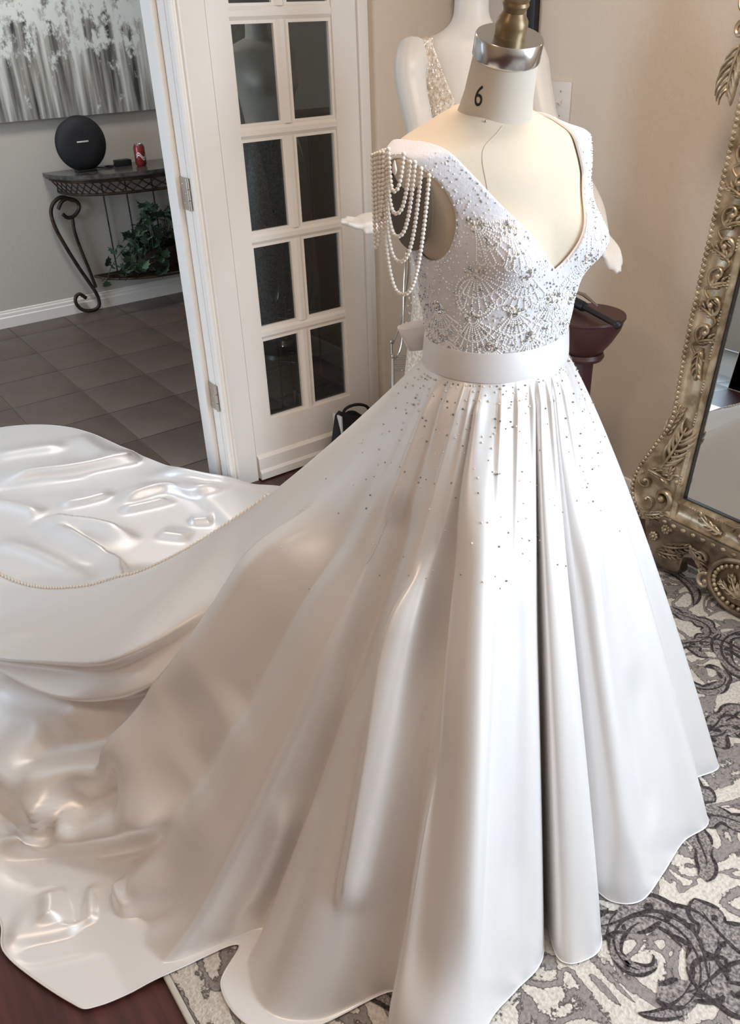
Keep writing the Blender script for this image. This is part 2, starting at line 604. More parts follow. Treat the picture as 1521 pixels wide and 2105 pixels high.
# --- door post (jamb, stop, moulded casing) between the opening and the glazed leaf
post = MB()
post.box(1.192, 1.315, 2.672, 2.84, 0, 2.10)
post.box(1.172, 1.192, 2.725, 2.80, 0, 2.10, 0.003)              # door stop
prof = [(1.194, 2.672), (1.194, 2.646), (1.199, 2.640), (1.206, 2.640), (1.210, 2.645), (1.215, 2.645), (1.219, 2.638), (1.226, 2.638),
        (1.231, 2.648), (1.240, 2.652), (1.313, 2.652), (1.313, 2.672)]
post.prism(prof, lambda p: (p[0], p[1], 0), lambda p: (p[0], p[1], 2.10))
struct(post.build('trim_1', 'white_trim', angle=25), 'white moulded door post with two hinges on its edge')
for zc in (1.087, 0.376):
    hg = empty('door_hinge', (1.1905, 2.70, zc))
    lf = MB()
    pts = []
    w_, h_ = 0.030, 0.051
    for (cx_, cy_, a0) in ((w_ - .010, h_ - .010, 0), (-w_, h_, None), (-w_, -h_, None), (w_ - .010, -h_ + .010, -90)):
        if a0 is None:
            pts.append((cx_, cy_))
        else:
            for k in range(5):
                a = math.radians(a0 + 90 * k / 4)
                pts.append((cx_ + .010 * math.cos(a), cy_ + .010 * math.sin(a)))
    lf.prism(pts, lambda p: (0.0, p[0] + .0, p[1]), lambda p: (-0.0025, p[0] + .0, p[1]))
    lf.build('hinge_leaf', 'nickel', hg, angle=30)
    for k in range(3):
        MB().lathe([(0, -.016), (.0055, -.016), (.0055, .016), (0, .016)], 12, (-0.003, -0.034, -.034 + k * .034)).build('knuckle', 'nickel', hg)
    for dz in (-.03, 0, .03):
        MB().ball((-0.0028, 0.008 if dz else -.008, dz), 0.004, 8, 4, (.4, 1, 1)).build('screw', 'nickel', hg)
    tag(hg, 'nickel butt hinge on the white door post, ' + ('level with the stone console top' if zc > .8 else 'just above the satin train'), 'hinge')

# --- glazed ten-pane leaf
dr = empty('door_1', (1.59, DY, 0))
struct(dr, 'white French door leaf with ten glass panes')


def part_world(mb, name, material, parent, **kw):
    """build a mesh given in world coordinates under a parent that has a plain location"""
    o = mb.build(name, material, parent, **kw)
    o.location = (-parent.location.x, -parent.location.y, -parent.location.z)
    return o


ZB, ZT = 0.236, 1.925
ROW = (ZT - ZB) / 5
st = MB()
st.box(1.316, 1.392, DY - .012, DY + .030, 0.006, 2.06)
part_world(st, 'stile', 'white_trim', dr, smooth=False)
part_world(MB().box(1.770, 1.866, DY - .012, DY + .030, 0.006, 2.06), 'stile', 'white_trim', dr, smooth=False)
part_world(MB().box(1.392, 1.770, DY - .0119, DY + .030, ZT, 2.06), 'top_rail', 'white_trim', dr, smooth=False)
br = MB()
prof = [(DY + .03, .006), (DY - .036, .006), (DY - .036, .034), (DY - .030, .042), (DY - .026, .044), (DY - .026, .092), (DY - .0119, .104), (DY - .0119, ZB), (DY + .03, ZB)]
br.prism(prof, lambda p: (1.318, p[0], p[1]), lambda p: (1.864, p[0], p[1]))
part_world(br, 'bottom_rail', 'white_trim', dr, smooth=False)


def muntin(x0, x1, z0, z1, vertical):
    b = MB()
    yf, yb = DY - .010, DY + .028
    if vertical:
        xm0, xm1 = x0 + (x1 - x0) * .3, x1 - (x1 - x0) * .3
        b.prism([(x0, yb), (x0, yf + .008), (xm0, yf), (xm1, yf), (x1, yf + .008), (x1, yb)], lambda p: (p[0], p[1], z0), lambda p: (p[0], p[1], z1))
    else:
        zm0, zm1 = z0 + (z1 - z0) * .3, z1 - (z1 - z0) * .3
        b.prism([(z0, yb), (z0, yf + .008), (zm0, yf), (zm1, yf), (z1, yf + .008), (z1, yb)], lambda p: (x0, p[1], p[0]), lambda p: (x1, p[1], p[0]))
    return part_world(b, 'muntin', 'white_trim', dr, smooth=False)


for i in range(1, 5):
    zc = ZB + ROW * i
    muntin(1.392, 1.770, zc - .019, zc + .019, False)
for i in range(5):
    muntin(1.560, 1.598, ZB + ROW * i + (.019 if i else 0), ZB + ROW * (i + 1) - (.019 if i < 4 else 0), True)
for i in range(5):
    for (xa, xb) in ((1.392, 1.560), (1.598, 1.770)):
        z0 = ZB + ROW * i + (.019 if i else 0)
        z1 = ZB + ROW * (i + 1) - (.019 if i < 4 else 0)
        part_world(MB().box(xa, xb, DY + .008, DY + .012, z0, z1), 'pane', 'glass', dr, smooth=False)
        bd = MB()   # glazing bead round the pane
        w_ = .009
        for (a, b_, c, d) in ((xa, xa + w_, z0, z1), (xb - w_, xb, z0, z1), (xa + w_, xb - w_, z0, z0 + w_), (xa + w_, xb - w_, z1 - w_, z1)):
            bd.box(a, b_, DY - .003, DY + .008, c, d)
        part_world(bd, 'glazing_bead', 'white_trim', dr, smooth=False)
tr = MB()
tr.box(1.867, 1.915, 2.652, 2.84, 0, 2.11, 0.004)
tr.box(1.867, 1.885, 2.644, 2.652, 0, 2.11, 0.002)
struct(tr.build('trim_2', 'white_trim', angle=30), 'white casing strip between the glazed door and the beige wall')
struct(MB().box(-.95, 1.915, 2.645, 2.84, 2.10, 2.14, 0.003).build('trim_3', 'white_trim', angle=30), 'white head casing above the door opening')
struct(MB().box(-1.0, -.95, 2.645, 2.84, 0, 2.14, 0.003).build('trim_4', 'white_trim', angle=30), 'white casing on the far side of the door opening')

# ceiling lamp of the fitting room; two more are added to brighten walls
def ceiling_lamp(loc, power, color, label):
    e = empty('ceiling_lamp', loc)
    MB().lathe([(0, 0), (.17, 0), (.17, -.02), (.155, -.03), (0, -.03)], 32).build('lamp_base', 'nickel', e)
    em, nt, b = new_mat('opal_lamp_glass')
    b.inputs['Base Color'].default_value = (0.9, 0.87, 0.8, 1)
    b.inputs['Emission Color'].default_value = color + (1,)
    b.inputs['Emission Strength'].default_value = 4
    MB().lathe([(.15, -.03), (.15, -.05), (.13, -.085), (.08, -.11), (0, -.12)], 32).build('lamp_shade', em, e)
    d = bpy.data.lights.new('bulb', 'AREA')
    d.shape = 'DISK'
    d.size = .5
    d.energy = power
    d.color = color
    lo = bpy.data.objects.new('bulb', d)
    COL.objects.link(lo)
    lo.parent = e
    lo.location = (0, 0, -.14)
    tag(e, label, 'lamp')
    return e


ceiling_lamp((-0.9, 0.7, CEIL), 8.0, (1.0, 0.76, 0.55), 'round opal ceiling lamp above the satin train')
ceiling_lamp((1.2, 0.95, CEIL), 12.5, (1.0, 0.82, 0.66), 'added round opal ceiling lamp above the dress form, brightening the beige walls')  # unseen second lamp, added to lift the beige walls
ceiling_lamp((1.3, 4.5, CEIL), 15, (1.0, 0.95, 0.90), 'added round opal ceiling lamp above the tiled floor, brightening the grey far wall')  # unseen lamp, added to lighten the far wall of the next room

# ================================================================== DRESS FORM
AX, AY = 0.942, 1.0          # axis of the form; it faces -Y
LEV = [  # a(side), front depth, back depth, z front, z side, z back
    (.165, .125, .130, .860, .860, .860),
    (.144, .114, .116, .970, .970, .970),
    (.116, .098, .098, 1.065, 1.065, 1.065),
    (.122, .104, .102, 1.130, 1.130, 1.130),
    (.133, .110, .110, 1.190, 1.190, 1.190),
    (.144, .114, .116, 1.250, 1.245, 1.250),
    (.153, .112, .119, 1.305, 1.295, 1.310),
    (.168, .104, .114, 1.350, 1.338, 1.360),
    (.180, .090, .102, 1.382, 1.370, 1.395),
    (.176, .080, .090, 1.398, 1.388, 1.412),
    (.125, .070, .078, 1.410, 1.405, 1.426),
    (.064, .057, .058, 1.421, 1.432, 1.440)]
LV = np.array(catmull(LEV, 10))       # finely sampled levels
NL = len(LV)


def torso_point(t, li, off=0.0, bust=0.036):
    """t: angle from the front, li: level index (float)"""
    i = min(int(li), NL - 2)
    q = LV[i] + (LV[i + 1] - LV[i]) * (li - i)
    a, bf, bb_, zf, zs, zb = q
    s, c = math.sin(t), math.cos(t)
    w = s * s
    z = zs * w + (1 - w) * (zf if c > 0 else zb)
    x = (a + off) * s
    y = ((bf if c > 0 else bb_) + off) * c
    if c > 0 and bust:
        tt = abs(t)
        g = math.exp(-((tt - .60) / .36) ** 2) * math.exp(-((z - 1.248) / (.046 if z > 1.248 else .040)) ** 2) * bust
        y += g
        x += math.copysign(g * .35, s)
    sh = min(1.0, max(0.0, (1.42 - z) / .2))
    return Vector((AX + x + .020 * sh, AY - y - .010 * sh, z))


form = empty('dress_form', (AX, AY, 0))
tag(form, 'beige linen dress form with metal neck cap wearing the white gown', 'dress form')
NT = 120
tv = []
for i in range(0, NL):
    for k in range(NT):
        tv.append(torso_point(2 * PI * k / NT - PI, i))
tf = []
for i in range(NL - 1):
    for k in range(NT):
        l = (k + 1) % NT
        tf.append((i * NT + k, i * NT + l, (i + 1) * NT + l, (i + 1) * NT + k))
tb = MB().add(tv, tf)
tb.f.append(tuple(range(NT)))
tb.f.append(tuple((NL - 1) * NT + k for k in range(NT)))
part_world(tb, 'torso', 'linen', form)
# neck leaning forward, metal cap, turned finial
NB = Vector((AX, AY - .004, 1.412))
NTOP = Vector((AX - .010, AY - .036, 1.505))
nax = (NTOP - NB).normalized()
nmx = Vector((0, 0, 1)).rotation_difference(nax).to_matrix().to_4x4()
nl = (NTOP - NB).length
part_world(MB().lathe([(.0605, -.014), (.0590, .004), (.0545, .02), (.0500, .045), (.0455, nl), (0, nl)], 48, NB, nmx), 'neck', 'linen_neck', form)
part_world(MB().lathe([(.0592, .0015), (.0602, .003), (.0592, .0045)], 48, NB, nmx), 'neck_seam', 'linen', form)
cp = MB().lathe([(0, nl - .004), (.0470, nl - .004), (.0478, nl - .002), (.0478, nl + .022), (.0464, nl + .0245), (0, nl + .0245)], 64, NB, nmx)
part_world(cp, 'neck_cap', 'silver', form, angle=30)
fn = MB().lathe([(0, .023), (.021, .023), (.022, .036), (.0215, .044), (.018, .049), (.015, .055), (.0165, .060), (.0185, .064), (.017, .068), (.0205, .076),
                 (.0255, .090), (.026, .094), (.0225, .097), (.0255, .101), (.027, .107), (.024, .112), (.015, .116), (.013, .128), (.022, .142), (.027, .160),
                 (.024, .180), (.014, .195), (.006, .203), (0, .205)], 32, NB + nax * nl, nmx)
part_world(fn, 'finial', 'gold_wood', form)
# arm plates
for sgn in (-1, 1):
    ap = MB()
    mx = Matrix.Rotation(PI / 2, 4, 'Y')
    ap.lathe([(0, -.004), (.046, -.004), (.050, 0), (.046, .004), (0, .004)], 40, (AX + sgn * .163 + .006, AY - .004, 1.318), mx, sx=1.25, sy=1.0)
    part_world(ap, 'arm_plate', 'armplate', form)
# size mark printed on the neck
cu = bpy.data.curves.new('size_mark', 'FONT')
cu.body = '6'
cu.size = .040
cu.align_x = 'CENTER'
tmp = bpy.data.objects.new('tmp', cu)
COL.objects.link(tmp)
bpy.context.view_layer.update()
me6 = bpy.data.meshes.new_from_object(tmp)
bpy.data.objects.remove(tmp)
bm = bmesh.new()
bm.from_mesh(me6)
bmesh.ops.triangulate(bm, faces=bm.faces)
bmesh.ops.subdivide_edges(bm, edges=bm.edges, cuts=2)
perp1 = Vector((1, 0, 0))
perp1 = (perp1 - nax * perp1.dot(nax)).normalized()
fwd = nax.cross(perp1)
if fwd.y > 0:
    fwd = -fwd
a6 = math.radians(-78)
for v in bm.verts:
    lx, ly = v.co.x * .78, v.co.y
    hgt = .042 + ly
    rr = .0500 + (.0455 - .0500) * min(1, max(0, (hgt - .045) / (nl - .045))) if hgt > .045 else .0545 + (.0500 - .0545) * max(0, (hgt - .02) / .025)
    rr += .0006
    ang = a6 + lx / rr
    v.co = NB + nax * hgt + (perp1 * math.sin(ang) + fwd * math.cos(ang)) * rr
bm.to_mesh(me6)
bm.free()
me6.materials.clear()
me6.materials.append(M['ink'])
o6 = bpy.data.objects.new('size_mark', me6)
COL.objects.link(o6)
o6.parent = form
o6.location = (-AX, -AY, 0)
o6['label'] = 'black printed size number 6 on the neck'
# seam line and pins on the chest
for (t, li) in ((-.75, 108.0), (.25, 109.0)):
    p = torso_point(t, li)
    part_world(MB().ball((p.x, p.y, p.z + .002), .0018, 8, 5), 'pin', 'nickel', form)
sd = MB()
sd.tube([torso_point(-.38 - .010 * k, 106 - 1.6 * k, .0003) for k in range(26)], .0006, 5)
part_world(sd, 'princess_seam', 'linen_neck', form)
# stand under the skirt
part_world(MB().lathe([(0, 0.0165), (.22, .0165), (.22, .03), (.05, .05), (.025, .06), (.02, .1), (.02, .87), (0, .87)], 24, (AX, AY, 0)), 'stand', 'dark_wood', form)

# ================================================================== WEDDING DRESS
dress = empty('wedding_dress', (AX, AY, 0))
tag(dress, 'ivory satin wedding gown with beaded V-neck bodice and long train, on the dress form', 'dress')


def smin(a, b_):
    return a if a < b_ else b_


def bodice_keep(p):
    sh = min(1.0, max(0.0, (1.42 - p.z) / .2))
    x, y, z = p.x - AX - .02 * sh, AY - p.y - .01 * sh, p.z
    # neckline, V in front, scoop behind
    zv = 1.218 if y > 0 else 1.20
    if z > zv:
        e = (z - zv) / (1.405 - zv)
        e = min(1, e)
        if y > 0:
            nx = .145 * e ** .86 if x < 0 else .096 * min(1, e * 1.5) ** .65
        else:
            nx = (.145 if x < 0 else .096) * e ** .45
        f1 = abs(x) - nx
    else:
        f1 = (zv - z) + abs(x)
    # armhole
    fa = 1.0
    if abs(x) > .07:
        yy = (y - .006) / .058
        zz = (z - 1.312) / .076
        fa = (math.sqrt(yy * yy + zz * zz) - 1) * .06
    return smin(f1, fa)


def clip_surface(t0, t1, nt, l0, l1, nlv, off, keep):
    """grid of the torso surface clipped to keep>0 (marching squares)"""
    P = {}
    F = {}
    for i in range(nlv + 1):
        for k in range(nt + 1):
            t = t0 + (t1 - t0) * k / nt
            li = l0 + (l1 - l0) * i / nlv
            p = torso_point(t, li, off)
            P[i, k] = p
            F[i, k] = keep(p)
    verts, faces, cache = [], [], {}

    def vid(key, p):
        if key not in cache:
            cache[key] = len(verts)
            verts.append(tuple(p))
        return cache[key]
    for i in range(nlv):
        for k in range(nt):
            cs = [(i, k), (i, k + 1), (i + 1, k + 1), (i + 1, k)]
            poly = []
            for q in range(4):
                a, b_ = cs[q], cs[(q + 1) % 4]
                fa, fb = F[a], F[b_]
                ka = (a[0], a[1] % nt if abs(t1 - t0 - 2 * PI) < 1e-6 else a[1])
                if fa > 0:
                    poly.append(vid(ka, P[a]))
                if (fa > 0) != (fb > 0):
                    kb = (b_[0], b_[1] % nt if abs(t1 - t0 - 2 * PI) < 1e-6 else b_[1])
                    s = fa / (fa - fb)
                    poly.append(vid(tuple(sorted((ka, kb))), P[a].lerp(P[b_], s)))
            if len(poly) >= 3:
                faces.append(tuple(poly))
    return verts, faces


bv, bf_ = clip_surface(-PI, PI, 220, 18.0, 109.5, 150, .0045, bodice_keep)
bod = MB().add(bv, bf_)
bodice = bod.build('bodice', 'bodice', dress)
bodice.location = (-AX, -AY, 0)
sm = bodice.modifiers.new('thick', 'SOLIDIFY')
sm.thickness = .0035
sm.offset = 1
# satin binding cord round neckline and armholes (boundary edges)
bm = bmesh.new()
bm.from_mesh(bodice.data)
edges = [e for e in bm.edges if len(e.link_faces) == 1 and (e.verts[0].co.z + e.verts[1].co.z) > 2.18]
adj = {}
for e in edges:
    a, b_ = e.verts
    adj.setdefault(a.index, []).append(b_.index)
    adj.setdefault(b_.index, []).append(a.index)
co = {v.index: v.co.copy() for v in bm.verts}
bm.free()
seen = set()
cord = MB()
edge_loops = []
for s0 in list(adj):
    if s0 in seen:
        continue
    loop = [s0]
    seen.add(s0)
    cur = s0
    while True:
        nx_ = [q for q in adj[cur] if q not in seen]
        if not nx_:
            break
        cur = nx_[0]
        seen.add(cur)
        loop.append(cur)
    if len(loop) > 20:
        pts = [co[i] for i in loop][::2]
        edge_loops.append(pts)
        cord.tube(pts, .0026, 6, closed=True)
part_world(cord, 'edge_binding', 'ribbon', dress)

# ---- beadwork of the bodice: fans of seed beads, scalloped borders and crystal clusters


def bsurf(t, z, off=.0095):
    """bodice surface at angle t and height z"""
    lo, hi = 12.0, 108.0
    for _ in range(22):
        mid = .5 * (lo + hi)
        if torso_point(t, mid, off).z < z:
            lo = mid
        else:
            hi = mid
    return torso_point(t, .5 * (lo + hi), off)


seed = MB()
cryst = MB()
pearls_b = MB()


def bead(mb, t, z, r, off=.0085, seg=5, rings=4):
    p = bsurf(t, z, off)
    if bodice_keep(p) < .003:
        return
    mb.ball(p, r, seg, rings)


def fan(tc, zc, size, direction, spread=1.25, ribs=8, crystals=True):
    """fan with its root at (tc, zc); direction in radians from straight down"""
    rad = .15
    for k in range(ribs + 1):
        a = direction + spread * (k / ribs - .5) * 2 * .75
        for q in range(15):
            d = size * (.16 + .84 * q / 14)
            bead(seed, tc + d * math.sin(a) / rad, zc - d * math.cos(a), .0017)
        if k < ribs:   # scalloped rim and inner arcs
            a2 = a + spread * 1.5 / ribs
            for (rr, bul) in ((1.0, .10), (.62, .06)):
                for q in range(7):
                    s = q / 6
                    aa = a + (a2 - a) * s
                    d = size * (rr + bul * math.sin(PI * s))
                    bead(seed, tc + d * math.sin(aa) / rad, zc - d * math.cos(aa), .0016)
    if crystals:
        for q in range(26):
            a = random.uniform(0, 2 * PI)
            d = size * .26 * math.sqrt(random.random())
            bead(cryst if random.random() < .62 else pearls_b, tc + d * math.sin(a) / rad, zc + d * math.cos(a) * .7, random.uniform(.0018, .0030))
        for q in range(10):
            a = direction + random.uniform(-.8, .8)
            d = size * random.uniform(.3, 1.0)
            bead(cryst, tc + d * math.sin(a) / rad, zc - d * math.cos(a), random.uniform(.0016, .0026))


random.seed(21)
fans = [(-.95, 1.230, .062, .35), (-.42, 1.228, .060, -.10), (-1.0, 1.155, .058, .20), (-.48, 1.165, .060, .10), (0.02, 1.175, .060, 0),
        (-.25, 1.120, .050, .2), (.40, 1.230, .058, .1), (.45, 1.16, .058, -.15), (.9, 1.22, .058, -.3), (.95, 1.15, .056, -.2),
        (-.85, 1.300, .052, .7), (-.55, 1.292, .052, .5), (.62, 1.30, .050, -.5), (.9, 1.315, .045, -.4), (-1.5, 1.165, .055, .2), (-1.45, 1.115, .045, .2),
        (-.75, 1.108, .045, .1), (-2.1, 1.16, .055, 0), (2.0, 1.16, .055, 0), (1.5, 1.16, .055, 0), (-2.7, 1.16, .055, 0), (2.7, 1.15, .055, 0)]
for (t, z, s, d) in fans:
    fan(t, z, s, d)
# beaded circular borders
for (tc, zc, r) in ((-.62, 1.262, .040), (-.15, 1.20, .036), (-.95, 1.19, .036), (.55, 1.25, .036), (-.35, 1.095, .040), (.2, 1.12, .036)):
    for rr in (r, r * .82):
        for k in range(46):
            a = 2 * PI * k / 46
            if a > 4.4:
                continue
            bead(seed, tc + rr * math.cos(a + .4) / .15, zc + rr * math.sin(a + .4) * -1, .0017)
# scattered crystals, denser towards the waist; seed beads on the straps
for k in range(2000):
    t = random.uniform(-2.0, 1.7)
    z = 1.085 + .16 * random.random() ** 1.7
    bead(cryst if random.random() < .30 else seed, t, z, random.uniform(.0010, .0018))
for k in range(1300):
    t = random.uniform(-1.7, 1.6)
    z = random.uniform(1.24, 1.415)
    bead(seed if random.random() < .78 else cryst, t, z, random.uniform(.0010, .0016))
for lp in edge_loops:
    for i, p in enumerate(lp):
        if i % 2 == 0:
            q = p + Vector((p.x - AX, p.y - AY, 0)).normalized() * .003
            seed.ball((q.x + random.uniform(-.002, .002), q.y, q.z + random.uniform(-.002, .002)), .0016, 5, 4)


def bodice_part(mb, name, m_, label):
    o = mb.build(name, m_, bodice)
    tag(o, label, None, None, 'stuff')
    return o


bodice_part(seed, 'seed_beads', 'bead_white', 'white seed beads sewn in fans over the bodice')
bodice_part(cryst, 'crystals', 'crystal', 'silver crystals clustered at the fan roots')
bodice_part(pearls_b, 'small_pearls', 'pearl', 'small cream pearls among the crystals')

# ---- pearl strands hanging over the open shoulder
def strand(p0, p1, low, name='pearl_strand', r=.0031):
    """hanging loop of pearls from p0 to p1 with its lowest bead at height low"""
    p0, p1 = Vector(p0), Vector(p1)
    pts = []
    n = 160
    for k in range(n + 1):
        s = 2 * k / n - 1
        h_ = .5 + .5 * math.copysign(1 - (1 - abs(s)) ** 3, s)
        p = p0.lerp(p1, h_)
        p.z = low + (p.z - low) * abs(2 * h_ - 1) ** 2.8
        p.x -= .006 * (1 - abs(2 * h_ - 1))
        pts.append(p)
    mb = MB()
    last = pts[0]
    mb.ball(last, r, 8, 6)
    for p in pts[1:]:
        seg_ = (p - last)
        while seg_.length >= 2 * r * .96:
            last = last + seg_.normalized() * (2 * r * .96)
            mb.ball(last, r, 8, 6)
            seg_ = p - last
    return part_world(mb, name, 'pearl', dress)


SX = AX - .192
strands = [((SX, 1.000, 1.398), (SX + .002, .968, 1.397), 1.345), ((SX - .001, 1.006, 1.396), (SX + .002, .954, 1.391), 1.316), ((SX - .002, 1.011, 1.395), (SX + .003, .945, 1.387), 1.285),
           ((SX - .003, 1.016, 1.393), (SX + .005, .934, 1.380), 1.250), ((SX - .004, 1.021, 1.391), (SX + .008, .921, 1.371), 1.203),
           ((SX - .006, 1.024, 1.390), (SX - .004, 1.006, 1.396), 1.300), ((SX - .007, 1.029, 1.388), (SX - .005, 1.012, 1.394), 1.262)]
for s_ in strands:
    strand(*s_)
dp = MB()
dp.lathe([(0, 0), (.002, .002), (.0035, .006), (.0030, .010), (.0012, .018), (0, .020)], 10, (SX - .002, .984, 1.366))
part_world(dp, 'drop_pearl', 'pearl', dress)

# ---- waistband and bow
def wring(t, z, off):
    c, s = math.cos(t), math.sin(t)
    a = .1225 + off
    b_ = (.1045 if c > 0 else .1045) + off
    return Vector((AX + .02 + a * s, AY - .01 - b_ * c, z))


band = MB()
NBD = 96
rows = [(1.050, .0045), (1.0505, .0090), (1.058, .0092), (1.074, .0082), (1.090, .0068), (1.0975, .0058), (1.098, .0035)]
vs_ = []
for (z, off) in rows:
    for k in range(NBD):
        t = 2 * PI * k / NBD
        vs_.append(wring(t, z + .0015 * math.sin(3 * t), off))
fs_ = []
for i in range(len(rows) - 1):
    for k in range(NBD):
        l = (k + 1) % NBD
        fs_.append((i * NBD + k, i * NBD + l, (i + 1) * NBD + l, (i + 1) * NBD + k))
band.add(vs_, fs_)
wband = part_world(band, 'waistband', 'ribbon', dress)


def ribbon(path, width_dir, w, thick=.0015):
    mb = MB()
    pts = catmull(path, 8)
    wd = Vector(width_dir).normalized() * w * .5
    n = len(pts)
    vs_ = []
    for p in pts:
        p = Vector(p)
        vs_ += [p - wd, p + wd]
    fs_ = [(2 * i, 2 * i + 1, 2 * i + 3, 2 * i + 2) for i in range(n - 1)]
    return mb.add(vs_, fs_), thick


bk = wring(PI, 1.068, .008)
for (path, wd, w) in (
        ([bk, bk + Vector((-.04, .022, .004)), bk + Vector((-.092, .020, .006)), bk + Vector((-.104, .006, .004)), bk + Vector((-.075, -.002, .002)), bk + Vector((-.02, .004, 0))], (-.45, 0.1, 1), .046),
        ([bk, bk + Vector((.04, .022, .004)), bk + Vector((.085, .020, .006)), bk + Vector((.095, .008, .004)), bk + Vector((.06, .002, .002)), bk + Vector((.01, .004, 0))], (.3, 0.1, 1), .044)):
    mb, th = ribbon(path, wd, w)
    o = mb.build('bow_loop', 'ribbon', wband)
    md = o.modifiers.new('thick', 'SOLIDIFY')
    md.thickness = th
kn = MB().box(bk.x - .016, bk.x + .016, bk.y - .004, bk.y + .024, bk.z - .022, bk.z + .022, .006)
kn.build('bow_knot', 'ribbon', wband)

# ---- skirt and train
# hem columns going round clockwise from the switch-wall side: (waist angle, hem radius, hem angle, floor-touch fraction, profile power, hem height)
COLS = [
    (-14, .615, -14, 1.0, .77, .016), (-25, .570, -25, 1.0, .76, .016), (-34, .592, -33.6, 1.0, .76, .016), (-41, .500, -39, 1.0, .78, .016),
    (-48, .530, -50, 1.0, .79, .016), (-56, .478, -58, 1.0, .82, .016), (-66, .455, -70, 1.0, .86, .016), (-74, .446, -81, 1.0, .89, .016),
    (-79, .405, -87, 1.0, .93, .016), (-82, .335, -88, 1.0, .93, .016), (-85, .450, -97, 1.0, .93, .016), (-90, .470, -104, 1.0, .93, .016),
    (-95, .446, -109.5, 1.0, .93, .016), (-98, .330, -105, 1.0, .93, .016), (-102, .440, -113, 1.0, .93, .016), (-110, .492, -121.5, 1.0, .93, .016),
    (-117, .540, -127.3, 1.0, .94, .016), (-124, .632, -132, 1.0, .95, .016), (-131, .668, -138, 1.0, .96, .016), (-138, .648, -144.5, 1.0, .97, .016),
    (-142, .520, -146, 1.0, 1.0, .016), (-148, .640, -157, .97, 1.03, .016), (-155, .700, -165, .94, 1.08, .016), (-163, .690, -173, .90, 1.15, .016),
    (-168, .622, -177, .90, 1.16, .016), (-172, .740, -179.5, .88, 1.20, .014), (-177, .880, -181.4, .84, 1.26, .010), (-181, .926, -184, .82, 1.30, .010),
    (-187, 1.018, -193, .80, 1.38, .010), (-193, 1.045, -199, .80, 1.42, .010), (-202, 1.26, -209, .78, 1.46, .010), (-212, 1.66, -221, .74, 1.52, .010),
    (-224, 2.15, -234, .68, 1.6, .010), (-238, 2.72, -247, .60, 1.62, .010), (-250, 2.90, -256, .50, 1.75, .010), (-262, 2.86, -263.6, .44, 1.9, .012),
    (-270, 2.62, -268.8, .44, 1.9, .014), (-277, 2.14, -272, .50, 1.9, .020), (-282, 1.82, -274.5, .60, 1.9, .045), (-288, 1.63, -279.5, .70, 1.8, .040),
    (-294, 1.54, -285.8, .78, 1.7, .016), (-302, 1.28, -291, .86, 1.5, .014), (-312, .92, -300, .95, 1.2, .014), (-326, .70, -318, 1.0, 1.0, .016),
    (-342, .625, -340, 1.0, .85, .016), (-358, .600, -358, 1.0, .80, .016)]
NSUB = 22
SKV = 250


def skirt_columns():
    arr = []
    for (wa, R_, ha, tau, q, zh) in COLS:
        arr.append((wa, R_ * math.cos(math.radians(ha)), R_ * math.sin(math.radians(ha)), tau, q, zh))
    first = list(arr[0])
    arr2 = [np.array(a, float) for a in arr]
    n = len(arr2)
    out = []
    for i in range(n):
        def g(j):
            v = arr2[j % n].copy()
            v[0] -= 360 * (j // n)
            return v
        p0, p1, p2, p3 = g(i - 1), g(i), g(i + 1), g(i + 2)
        for k in range(NSUB):
            t = k / NSUB
            out.append(0.5 * ((2 * p1) + (-p0 + p2) * t + (2 * p0 - 5 * p1 + 4 * p2 - p3) * t * t + (-p0 + 3 * p1 - 3 * p2 + p3) * t ** 3))
    return np.array(out)


def skirt_grid():
    C = skirt_columns()
    nu = len(C)
    G = np.zeros((nu, SKV + 1, 3))
    ZW = 1.056
    xs = np.linspace(0, 1, 400)
    for i in range(nu):
        wa, hx, hy, tau, q, zh = C[i]
        a = math.radians(wa)
        w = np.array([AX + .02 + .124 * math.cos(a), AY - .01 + .106 * math.sin(a)])
        hm = np.array([AX + hx, AY + hy])
        L = np.linalg.norm(hm - w)
        pw = 1 + max(0.0, .93 - q) * .9          # bell over the hips on the mirror side
        qe = q if q >= .93 else .93 + (.93 - q) * .41
        zz = zh + (ZW - zh) * np.clip(1 - (xs / tau) ** pw, 0, 1) ** qe
        ds = np.hypot(np.diff(xs) * L, np.diff(zz))
        s = np.concatenate([[0], np.cumsum(ds)])
        s /= s[-1]
        sv = np.linspace(0, 1, SKV + 1)
        x = np.interp(sv, s, xs)
        G[i, :, 0] = w[0] + (hm[0] - w[0]) * x
        G[i, :, 1] = w[1] + (hm[1] - w[1]) * x
        G[i, :, 2] = zh + (ZW - zh) * np.clip(1 - (x / tau) ** pw, 0, 1) ** qe
    return C, G


def grid_normals(G):
    du = np.roll(G, -1, axis=0) - np.roll(G, 1, axis=0)
    dv = np.zeros_like(G)
    dv[:, 1:-1] = G[:, 2:] - G[:, :-2]
    dv[:, 0] = G[:, 1] - G[:, 0]
    dv[:, -1] = G[:, -1] - G[:, -2]
    n = np.cross(dv, du)
    n /= np.maximum(np.linalg.norm(n, axis=2, keepdims=True), 1e-9)
    # outward / upward
    out = G - np.array([AX, AY, 0.3])
    sgn = np.sign(np.sum(n * out, axis=2).mean())
    return n * (sgn if sgn != 0 else 1)


